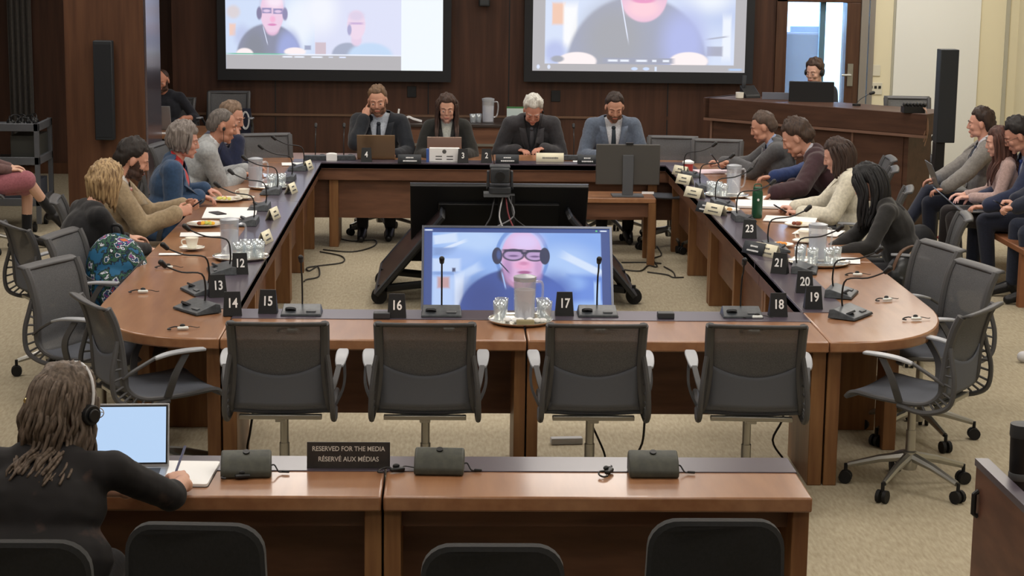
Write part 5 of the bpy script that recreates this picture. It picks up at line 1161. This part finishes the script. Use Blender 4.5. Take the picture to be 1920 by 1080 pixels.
# laptops
def laptop(p, rz, lab, screen=None, col='#8d8e92', open_=105, w_=.33, d_=.23, pitch=0):
    t = thing('laptop', lab, 'laptop', p, rz, 'open laptops'); t.rotation_euler.x = pitch
    lm = mat('laptop_'+col.strip('#'), col, .35, metal=.5)
    m = MB(); m.bb(-w_/2, w_/2, -d_, 0, 0, .014); m.build('keyboard_base', lm, t, bevel=.004)
    m = MB(); m.bb(-w_*.42, w_*.42, -d_*.55, -d_*.12, .0142, .0155); m.build('keys', mat('dark_keys', '#2b2c30', .6), t)
    a = math.radians(open_-90); R = Matrix.Rotation(-a, 4, 'X')
    m = MB(); m.M = Matrix.Translation((0, 0, .012)) @ R; m.bb(-w_/2, w_/2, 0, .007, 0, d_); ld_ = m.build('lid', lm, t, bevel=.003)
    m = MB(); m.M = Matrix.Translation((0, 0, .012)) @ R; m.bb(-w_/2+.006, w_/2-.006, -.0012, 0, .01, d_-.006); m.build('bezel', BLACKP, t)
    m = MB(); m.M = Matrix.Translation((0, 0, .012)) @ R; m.bb(-w_/2+.012, w_/2-.012, -.002, -.0012, .016, d_-.012); m.build('display', screen or mat('dim_display', '#9fb4d8', .4, emis=.6), t); return t
p = atz(262, 893, T+.004)
laptop((p.x-.075, p.y+.09, T), R_(3), 'silver laptop with a bright white screen before the writing woman', em('white_display', '#bcd9fb', 1.0), '#a7a9ad', 108, .33, .23)
laptop((atz(706, 297, T).x, 16.60, T+.004), PI, 'brown-lit laptop lid at the far table before the bearded man in dark suit', None, '#8f765c', 110, .33, .22)  # the brown light on this lid is put into its base colour
laptop((atz(833, 297, T).x, 16.70, T+.004), PI, 'laptop lid raised behind the white box at the far table', None, '#b39a8c', 112, .30, .20)
bg = PP['bench_grey']; laptop((4.02, 15.52, .66), R_(80)+.1, 'grey laptop on the crossed leg of the man in grey check suit', None, '#77797e', 112, .33, .23)
bn = PP['bench_navy']; laptop((3.98, 14.72, .60), R_(84), 'grey laptop tilted on the lap of the man in navy suit', None, '#77797e', 140, .33, .23)
p = atz(307, 246, T)
laptop((p.x-.10, p.y+.12, T), R_(175), 'silver laptop before the man behind the wood column', None, '#a7a9ad', 105, .33, .24)
t = thing('side_table', 'dark side table by the back wall behind the wood column', 'table', (p.x+.05, p.y+.22, 0))
m = MB(); m.bb(-.45, .40, -.60, .38, T-.035, T-.001); m.build('tabletop', TOPW, t)
for sx in (-.4, .35):
    for sy in (-.54, .33): m = MB(); m.bb(sx-.025, sx+.025, sy-.025, sy+.025, 0, T-.035); m.build('leg', LEGW, t)
sheet(313, 250, .16, .12, .0, 'white paper before the laptop behind the wood column', z=T)
# phones
def phone(p, rot, lab, col='#15171d', glow=None):
    t = thing('phone', lab, 'phone', p, 0, None); t.rotation_euler = rot
    m = MB(); m.prism(rrect(.075, .15, .01), 0, .008); m.build('phone_body', mat('phone_'+col.strip('#'), col, .3), t)
    m = MB(); m.prism(rrect(.069, .143, .008), .008, .0086); m.build('display', mat('phone_glow', glow or '#1b2233', .15, emis=.5 if glow else 0), t)
h_ = PP['beige']; c = (h_['R']+h_['L'])/2; phone((c.x+.02, c.y, c.z+.01), (.6, 0, -PI/2), 'dark phone held in both hands by the man in beige')
h_ = PP['cream']; c = (h_['R']+h_['L'])/2; phone((c.x-.03, c.y, c.z+.01), (.5, 0, PI/2), 'dark phone held by the woman in cream')
h_ = PP['grey_right']; c = (h_['R']+h_['L'])/2; phone((c.x-.02, c.y, c.z+.02), (.9, 0, PI/2), 'black phone held by the man in grey suit with striped tie')
h_ = PP['bench_white']; c = (h_['R']+h_['L'])/2; phone((c.x-.02, c.y, c.z+.01), (.5, 0, PI/2), 'dark phone held by the man cut off by the right edge')
p = put(408, 402); phone((p[0], p[1], p[2]+.004), (0, 0, .55), 'phone with a bright blue screen lying on the left table', '#15171d', '#7fb2f0')
p = put(1540, 372); 
# notebook, pen, sign and boxes on the media desk
p = atz(345, 891, T); t = thing('notebook', 'open white notebook under the writing hand', 'notebook', (p.x, p.y, T), R_(-2))
m = MB(); m.prism(rrect(.215, .30, .012), .002, .012); m.build('pages', WHITE, t)
m = MB(); m.prism(rrect(.221, .306, .014), 0, .002); m.build('cover', mat('dark_cover', '#2a2320', .6), t)
w_ = PP['writer']; tip = Vector((w_['R'].x-.02, w_['R'].y+.0, T+.014)); pe = aty(368, 858, tip.y+.03)
m = MB(); m.tube([tip+Vector((-.0, -.01, .0)), tip+Vector((.005, 0, .012)), Vector((tip.x+.045, tip.y+.035, tip.z+.125))], [.001, .0045, .0045], 8); o = m.build('pen', mat('blue_grey_pen', '#7d86a8', .3)); tag(o, 'blue-grey pen in the hand of the writing woman', 'pen')
a = atz(575, 880, T+.002); b = atz(731, 881, T+.002); sw = b.x-a.x; sh = .098
t = thing('reserved_sign', 'dark bilingual sign reserving the desk for the media', 'sign', ((a.x+b.x)/2, (a.y+b.y)/2+.01, T+.002), 0); t.rotation_euler.x = -.12
SGM = mix_mat('sign_plastic', '#3a3634', '#2e2b2a', (1, 1, 1), .5, 20)
m = MB(); m.bb(-sw/2, sw/2, 0, .008, 0, sh); m.build('plate', SGM, t, bevel=.002)
m = MB(); m.add([(-sw/2+.02, .008, .0), (sw/2-.02, .008, 0), (sw/2-.02, .06, .0), (-sw/2+.02, .06, 0), (-sw/2+.02, .008, .004), (sw/2-.02, .008, .004), (sw/2-.02, .06, .004), (-sw/2+.02, .06, .004)], [(0, 1, 2, 3), (4, 7, 6, 5), (0, 4, 5, 1), (1, 5, 6, 2), (2, 6, 7, 3), (3, 7, 4, 0)]); m.build('foot', SGM, t)
SL = mat('sign_letter', '#d9d6cf', .6)
text_obj('RESERVED FOR THE MEDIA', .0245, SL, t, (0, -.0006, .073), (PI/2, 0, 0), squash=.90, bold=.0003)
text_obj('RÉSERVÉ AUX MÉDIAS', .0245, SL, t, (0, -.0006, .035), (PI/2, 0, 0), squash=.92, bold=.0003)
BOXM = mix_mat('charcoal_box', '#46483f', '#3b3d37', (1, 1, 1), .5, 40, 2)
def ibox(u, v, rz, mir, lab):
    p = atz(u, v, T+.001); t = thing('interpretation_box', lab, 'audio box', (p.x, p.y, T+.001), rz, 'charcoal interpretation boxes on the media desk')
    s_ = mir; prof = [(-.06, 0), (.055, 0), (.055, .055), (.03, .085), (-.03, .062), (-.06, .024)]
    m = MB(); n = len(prof); vs = [(-.09, y, z) for y, z in prof]+[(.09, y, z) for y, z in prof]
    m.add(vs, [tuple(range(n)), tuple(range(n, 2*n))[::-1]]+[(i, (i+1) % n, n+(i+1) % n, n+i) for i in range(n)]); m.build('housing', BOXM, t, bevel=.008)
    m = MB(); m.cyl((0, .012, .074), (0, .008, .083), .012, 16); m.build('dial', BLACKP, t)
    m = MB(); m.bb(-.03, .03, -.057, -.05, .012, .018); m.build('slot', BLACKP, t)
    m = MB(); m.tube(smooth_path([(.085, .0, .03), (.10, .01, .03), (.115, -.005, .01), (.13, .0, .006)], 4), .003, 6); m.cap((.13, 0, .008), (.15, -.004, .008), .005, .005, 8); m.build('plug_lead', BLACKP, t)
ibox(462, 889, R_(4), -1, 'charcoal box with dial on the media desk right of the notebook'); ibox(824, 884, R_(-3), 1, 'charcoal box with dial on the media desk right of the reserved sign'); ibox(1224, 889, 0, 1, 'charcoal box with dial at the right of the media desk')
# earpieces lying about: a white or black pod with an ear hook and a lead
def earp(u, v, rz, lab, white=True, z=None):
    t = thing('earpiece', lab, 'earpiece', put(u, v, z), rz, 'earpieces lying on the tables')
    m = MB(); m.box((0, 0, .008), (.055, .022, .014)); m.build('pod', mat('white_pod', '#dfe3e0', .4) if white else BLACKP, t, bevel=.005)
    m = MB(); m.tube(smooth_path([(-.02, .01, .012), (-.035, .025, .012), (-.06, .02, .008), (-.075, .0, .006), (-.06, -.012, .006)], 4), .0035, 6); m.build('ear_hook', BLACKP, t)
    m = MB(); m.tube(smooth_path([(.02, .008, .012), (.04, .022, .01), (.07, .01, .005), (.085, .018, .005)], 4), .002, 5); m.build('ear_lead', BLACKP, t)
    m = MB(); m.ell((0, .012, .018), (.014, .01, .009), None, 10, 6); m.build('ear_tip', BLACKP, t)
for u, v, rz, lab, wh in ((268, 549, .1, 'white earpiece on the left table corner, furthest to the outside', True), (315, 503, .0, 'white earpiece on the left table above the corner one', True), (343, 618, .3, 'white earpiece nearest the front of the left corner', True), (1608, 517, .1, 'dark earpiece on the right table behind the microphones', True), (1664, 564, .4, 'white earpiece on the right table corner, middle one', True), (1718, 600, .2, 'white earpiece at the outer right corner', True),
        (548, 622, 0, 'earpiece seen through the mesh of the leftmost near chair', True), (842, 620, 0, 'earpiece seen through the mesh of the second near chair', True), (1125, 622, 0, 'earpiece seen through the mesh of the chair right of the tray', True), (1414, 624, 0, 'earpiece seen through the mesh of the rightmost near chair', True), (1420, 597, 0, 'small white slip and earpiece left of card 18', True),
        (745, 884, .4, 'black earpiece on the media desk right of the reserved sign', False), (1142, 887, 1.2, 'black earpiece with a lead left of the rightmost box', False), (455, 897, .2, 'black earpiece under the leftmost box', False)):
    earp(u, v, rz, lab, wh)
for u, n in ((716, 'left of card 16'), (1248, 'between card 17 and 18')):
    m = MB(); m.box((0, 0, .015), (.085, .06, .03)); one('socket_block', 'small dark desk socket block on the near table, %s' % n, 'socket', put(u, 596), 0, m, DKP, 'desk socket blocks', bevel=.004)
# green bottle
t = thing('drink_bottle', 'dark green insulated bottle standing on the right table', 'bottle', put(1419, 408), 0)
m = MB(); m.lathe([(.034, 0), (.037, .004), (.037, .175), (.033, .19), (.001, .192)], 24); m.build('bottle', mat('green_enamel', '#1f5038', .35), t)
m = MB(); m.lathe([(.030, .19), (.032, .193), (.032, .215), (.001, .218)], 24); m.tube(smooth_path([(-.025, 0, .215), (-.02, 0, .235), (.02, 0, .235), (.025, 0, .215)], 4), .004, 6); m.build('cap', mat('green_cap', '#2d5a45', .5), t)
m = MB(); m.ell((0, -.0372, .13), (.008, .002, .010), None, 8, 6); m.build('badge', WHITE, t)
# red and white pot at the far right
t = thing('lidded_pot', 'small red pot with a white lid at the far end of the right table', 'pot', put(1290, 322), 0)
m = MB(); m.lathe([(.035, 0), (.04, .003), (.042, .07), (.001, .07)], 20); m.build('pot', mat('red_pot', '#b5403a', .5), t)
m = MB(); m.lathe([(.048, .07), (.05, .085), (.02, .1), (.001, .1)], 20); m.build('lid', WHITE, t)
# counter top things
cp = lambda u, v, y: (aty(u, v, y).x, y, 1.1)
mx = atz(1532, 196, 1.1)
t = thing('desktop_monitor', 'wide black monitor seen from behind on the raised counter', 'monitor', (mx.x, mx.y+.32, .94), R_(-8))
m = MB(); m.bb(-.22, .22, -.02, .02, .09, .36); m.build('housing', BLACKP, t, bevel=.006)
m = MB(); m.bb(-.03, .03, .02, .05, 0, .3); m.bb(-.12, .12, -.04, .12, -.25, .01); m.build('stand', BLACKP, t)
m = MB(); m.bb(-.19, -.13, -.0215, -.02, .13, .15); m.build('sticker', GREYP, t)
ip = atz(1462, 190, 1.1); m = MB(); m.bb(-.14, .14, -.006, .006, 0, .07); one('tablet', 'small grey tablet leaning on the counter left of the black monitor', 'tablet', (ip.x, ip.y+.22, 1.1), R_(-8), m, mat('tablet_grey', '#6b6f7a', .4), bevel=.002)
ip = atz(1390, 186, 1.1); m = MB(); m.lathe([(.035, 0), (.04, .005), (.042, .06), (.001, .06)], 20); one('mug', 'white mug at the left end of the raised counter', 'mug', (ip.x, ip.y+.12, 1.1), 0, m, CHINA)
ip = atz(1412, 186, 1.1); t = thing('telephone', 'black telephone with a raised handset on the counter', 'telephone', (ip.x, ip.y+.2, 1.1), .3)
m = MB(); m.add([(-.08, -.08, 0), (.08, -.08, 0), (.08, .08, 0), (-.08, .08, 0), (-.08, -.07, .03), (.08, -.07, .03), (.08, .08, .12), (-.08, .08, .12)], [(0, 3, 2, 1), (4, 5, 6, 7), (0, 1, 5, 4), (1, 2, 6, 5), (2, 3, 7, 6), (3, 0, 4, 7)]); m.build('base', BLACKP, t, bevel=.005)
m = MB(); m.tube(smooth_path([(-.04, .08, .04), (-.05, .05, .12), (-.04, .06, .22)], 4), [.02]*9, 8); m.build('handset', DKP, t)
ip = atz(1612, 201, 1.1); t = thing('desk_microphone', 'thin gooseneck microphone on the raised counter', 'microphone', (ip.x, ip.y+.15, 1.1), 0)
m = MB(); m.lathe([(.04, 0), (.04, .02), (.001, .022)], 20); m.build('base', BLACKP, t)
m = MB(); m.tube(smooth_path([(0, 0, .02), (.03, 0, .06), (.09, 0, .10), (.13, 0, .12)], 4), .004, 6); m.build('gooseneck', DKP, t)
m = MB(); m.cap((.13, 0, .12), (.16, 0, .13), .014, .016); m.build('microphone_head', BLACKP, t)
ip = atz(1725, 213, 1.1); t = thing('headphone_rack', 'bundle of black headphones hanging over the counter end', 'headphones', (ip.x, ip.y+.08, 1.1), 0)
m = MB(); m.bb(-.14, .06, -.03, .1, .0, .06)
for k in range(7): m.ell((-.13+k*.032, .0, .075), (.018, .03, .022), None, 8, 6)
m.build('headphones', BLACKP, t)
for k in range(3): m = MB(); m.tube(smooth_path([(.04+k*.01, -.03, .05), (.06, -.10, .0), (.05+k*.012, -.12, -.15), (.03+.01*k, -.11, -.22-.04*k)], 4), .005, 6); m.build('lead', mat('lead_tan', '#8a6a55', .5), t)
# chair behind the counter and at the back left
cc = atz(1700, 184, 1.28); 
def high_chair(x, y, z, rz, lab): o = dup(ch, (x, y, 0), rz, lab, 'grey mesh chairs by the back wall'); o.scale = (1.0, 1.0, z/.945); return o
a = aty(1700, 186, 18.6); high_chair(a.x, 18.6-.25, 1.17, PI*.98, 'grey mesh chair behind the right end of the raised counter')
a = aty(1578, 185, 19.4)
a = aty(428, 172, 20.35); high_chair(a.x, 20.1, a.z, PI, 'grey mesh chair against the back wall behind the man in navy')
t = thing('cable_coil', 'dark cable coil with white loops hanging beside the back-wall chair', 'cable', (aty(461, 225, 20.3).x, 20.3, 0), 0)
zc = aty(461, 225, 20.3).z
m = MB(); m.bb(-.05, .05, -.02, .05, 0, zc+.12); m.build('stand', mat('navy_pouch', '#1b2034', .7), t)
for k in range(3): m = MB(); m.tube([(.03*math.cos(a_)*(1+.2*k), -.03-.006*k, zc+.08*math.sin(a_)*(1+.1*k)) for a_ in [2*PI*j/18 for j in range(18)]], .003, 5, True); m.build('loop', WHITE, t)
# credenza top objects
p = aty(770, 218, 20.2)
t = thing('headphones', 'white headset lying on the back cabinet beside the bearded man', 'headphones', (p.x-.0, 20.1, CREDZ), 0)
m = MB(); m.ribbon(smooth_path([(-.12, 0, .14), (-.125, 0, .07), (-.08, 0, .035), (-.02, 0, .06), (.03, 0, .04), (.12, 0, .015)], 4), (0, 1, 0), .05, .018); m.build('headset', WHITE, t)
p = aty(968, 212, 20.2); t = thing('binder', 'white and green folder standing behind the white-haired man', 'folder', (p.x, 20.2, CREDZ), 0)
m = MB(); m.bb(-.10, .10, 0, .04, 0, .15); m.build('folder', mat('pale_folder', '#c4d3d2', .6), t)
m = MB(); m.bb(-.10, .10, 0, .042, .15, .165); m.build('green_edge', mat('green_edge', '#3f7a48', .6), t)
# ================================================================ trolley
t = thing('equipment_trolley', 'grey steel trolley loaded with black headsets at the left edge', 'trolley', (-4.14, 17.35, 0), 0)
TG = mat('trolley_grey', '#5f6268', .45, metal=.3)
for sx in (-.5, .45):
    for sy in (-.28, .28): m = MB(); m.bb(sx-.02, sx+.02, sy-.02, sy+.02, .08, .98); m.build('post', TG, t)
for z in (.25, .62, .92): m = MB(); m.bb(-.5, .45, -.28, .28, z, z+.02); m.bb(-.5, .45, -.30, -.28, z-.01, z+.06); m.bb(.44, .47, -.3, .3, z-.01, z+.06); m.build('shelf', TG, t, bevel=.004)
m = MB(); m.bb(-.46, .42, -.25, .25, .27, .45); m.build('storage_bin', mat('bin_blue_grey', '#3f434d', .6), t)
m = MB(); m.bb(.2, .44, -.2, .24, .64, .86); m.build('glass_rack', mat('rack_dark', '#3d3f3c', .4), t)
for sx in (-.45, .4):
    for sy in (-.24, .24): m = MB(); m.cyl((sx-.015, sy, .04), (sx+.015, sy, .04), .04, 14); m.bb(sx-.01, sx+.01, sy-.01, sy+.01, .04, .09); m.build('wheel', RUB, t)
random.seed(11); rnd = random.Random(4)
for k in range(26):
    x = rnd.uniform(-.45, .40); y = rnd.uniform(-.24, .2); a_ = rnd.uniform(0, 3.1)
    m = MB(); m.tube([(.07*math.cos(b_), .0, .01+.075*math.sin(b_)) for b_ in [PI*j/10 for j in range(11)]], .006, 6)
    for q in (-1, 1): m.ell((q*.07, 0, .02), (.016, .028, .028), None, 10, 6)
    o = m.build('headset', BLACKP); o.location = (-4.14+x, 17.35+y, .945); o.rotation_euler = (rnd.uniform(-.4, .4), 0, a_); tag(o, 'black headset in the heap on top of the grey trolley', 'headset', 'black headsets heaped on the trolley')
# ================================================================ bags
BAGM = mix_mat('patterned_cloth', '#16364f', '#12201c', (1, 1, 1), .75, 14, 3, .45, .55)
_nt = BAGM.node_tree; _r2 = [n for n in _nt.nodes if n.type == 'VALTORGB'][0]; _e = _r2.color_ramp
_e.interpolation = 'CONSTANT'
for pos, c in ((.40, '#1f5f86'), (.47, '#0f1c30'), (.50, '#2d5a44'), (.54, '#152744'), (.57, '#c9cfd8'), (.60, '#1b4468'), (.64, '#8a4a86'), (.67, '#c26a2e')):
    e_ = _e.elements.new(pos); e_.color = lin(c)
p = atz(212, 505, .70)
t = thing('backpack', 'backpack in multicoloured dark blue pattern on the third left chair', 'bag', (p.x+.02, p.y, .47), -.3)
m = MB(); m.ell((0, 0, .20), (.20, .14, .25)); m.ell((.02, -.10, .13), (.14, .08, .14)); me = blob(m, .012, 4); link('bag', me, BAGM, t, sharp=180)
m = MB(); m.tube(smooth_path([(-.03, .02, .43), (-.02, .0, .49), (.03, .0, .49), (.04, .02, .43)], 4), .01, 8); m.build('handle', BLACKP, t)
m = MB(); m.ribbon(smooth_path([(-.2, -.05, .3), (-.1, -.17, .2), (.1, -.19, .18), (.2, -.06, .3)], 4), (0, 0, 1), .02, .006); m.build('strap', GREYP, t)
p = atz(1695, 505, .62)
t = thing('handbag', 'black leather handbag on the chair beside the black-haired woman', 'bag', (p.x, p.y, .47), .9)
m = MB(); m.ell((0, 0, .12), (.19, .10, .13)); m.bb(-.16, .16, -.07, .07, 0, .12); link('bag', blob(m, .010, 5), mat('black_leather', '#1d1f22', .4), t, sharp=180)
m = MB(); m.ribbon(smooth_path([(-.17, 0, .16), (-.12, -.03, .28), (.1, -.03, .29), (.17, 0, .17)], 4), (0, 1, 0), .02, .008); m.build('handle', mat('brown_leather', '#5f4636', .5), t)
m = MB(); m.ell((.1, -.02, .23), (.06, .03, .03)); m.build('scarf', mat('beige_scarf', '#b9a184', .8), t)
p = atz(1722, 470, .2)
t = thing('backpack', 'dark backpack with a red strap on the floor behind the right chairs', 'bag', (p.x, p.y, 0), .4)
m = MB(); m.ell((0, 0, .20), (.17, .12, .22)); m.bb(-.14, .14, -.09, .09, .0, .2); link('bag', blob(m, .012, 5), mat('dark_nylon', '#25272c', .7), t, sharp=180)
m = MB(); m.tube(smooth_path([(.1, -.11, .33), (.16, -.18, .18), (.1, -.2, .04)], 4), .012, 6); m.build('strap', mat('red_strap', '#a5484a', .6), t)
# black cylinder on the right-hand desk
sdM = Matrix.Translation(SD.location) @ Matrix.Rotation(SD.rotation_euler.z, 4, 'Z')
def to_px(P):
    v = P-CAMP; z = v.dot(_f); return 960+F_PX*v.dot(_r)/z, 540-F_PX*v.dot(_u)/z
best = min((abs(to_px(sdM @ Vector((.09, k*.01, .75)))[0]-1910), k) for k in range(6, 50))[1]
p = sdM @ Vector((.09, best*.01, .745)); ty = min((abs(to_px(Vector((p.x, p.y, .745+k*.01)))[1]-794), k) for k in range(12, 45))[1]*.01/.192
print('TUMBLER', best, ty)
t = thing('insulated_tumbler', 'black insulated tumbler on the desk at the right edge', 'tumbler', (p.x, p.y, .745), 0); t.scale = (1, 1, ty)
m = MB(); m.lathe([(.032, 0), (.036, .004), (.042, .16), (.001, .16)], 24); m.build('cup', BLACKP, t)
m = MB(); m.lathe([(.043, .16), (.045, .165), (.044, .19), (.001, .192)], 24); m.build('lid', DKP, t)
m = MB(); m.lathe([(.0395, .06), (.041, .062), (.0415, .075), (.0405, .077)], 24); m.build('band', GREYP, t)
# ================================================================ cables on the carpet
CBM = mat('black_cable', '#26231f', .6)
def cable(pts, lab, r=.006, m_=None):
    P = []
    for q in pts:
        if len(q) == 2: a = atz(q[0], q[1], .008); P.append((a.x, a.y, .008))
        else: P.append(q)
    mb = MB(); mb.tube(smooth_path(P, 5), r, 6); o = mb.build('cable', m_ or CBM); tag(o, lab, 'cable', 'loose cables on the carpet')
cable([(606, 468), (660, 472), (700, 462), (702, 450), (660, 452), (630, 445)], 'thin black cable looping on the carpet below the far table')
cable([(600, 472), (640, 480), (642, 492), (600, 498), (576, 502), (580, 508), (596, 500), (598, 518), (575, 524), (570, 528)], 'black cable curling beside the left table legs')
cable([(1164, 505), (1200, 508), (1215, 498), (1232, 500), (1225, 485), (1240, 478), (1232, 462)], 'tangled black cable on the carpet right of the televisions')
cable([(1214, 510), (1250, 515), (1262, 520), (1282, 520)], 'black cable running to the right table leg')
cable([(1165, 492), (1210, 492), (1240, 494)], 'straight thin cable right of the televisions')
cable([(1245, 500), (1262, 510), (1266, 520)], 'short cable beside the right table leg')
def lead(pts, lab): cable([tuple(q) for q in pts], lab)
a = aty(1213, 776, 9.3); lead([(a.x, 9.4, .45), (a.x, 9.4, .25), (a.x-.02, 9.4, .1), (a.x-.12, 9.4, .01), (a.x-.3, 9.4, .008)], 'cable hanging under the near table right of the third chair')
a = aty(1120, 800, 9.3); lead([(a.x-.05, 9.4, .28), (a.x+.0, 9.4, .18), (a.x+.05, 9.4, .06), (a.x+.03, 9.42, .01), (a.x-.1, 9.42, .008), (a.x-.35, 9.42, .008)], 'black cable tangled around the third near chair base')
a = aty(465, 800, 9.3); lead([(a.x+.02, 9.4, .3), (a.x, 9.4, .18), (a.x-.01, 9.4, .06), (a.x+.1, 9.4, .01)], 'black cable hanging under the near table by its left leg')
a = aty(1470, 800, 9.3); lead([(a.x-.02, 9.5, .4), (a.x+.03, 9.5, .25), (a.x-.02, 9.5, .12), (a.x+.04, 9.5, .02)], 'black cable hanging under the near table by its right leg')
m = MB(); m.box((0, 0, .018), (.17, .05, .035)); p = atz(1062, 832, 0); one('power_strip', 'pale grey power strip on the carpet under the near table', 'power strip', (p.x, p.y, 0), .1, m, mat('pale_grey', '#a9a9aa', .5), bevel=.004)
# curtain on the left alcove wall
m = MB(); a = aty(12, 100, 21.2); b = aty(56, 100, 21.2)
m.grid(lambda u, v: (a.x+(b.x-a.x)*u, 21.3+.03*math.sin(u*26), .1+v*(CEIL-.15)), 60, 2); o = m.build('curtain', cloth('grey_curtain', '#57534f', '#4b4744', .9, 30), None, solid=.004); tag(o, 'grey hanging curtain strip at the far left wall', 'curtain')
# white sneaker toe at the right edge
p = atz(1916, 680, 0); m = MB(); m.cap((0, 0, .04), (.12, .03, .05), .035, .045); m.cap((.02, 0, .025), (.2, .05, .03), .03, .03); o = link('sneaker', blob(m, .006, 2), mat('sneaker_white', '#cfcfd4', .5)); o.location = (p.x, p.y, 0); tag(o, 'white shoe tip peeking in at the right edge on the carpet', 'shoe')

bpy.data.scenes.remove(WORK)
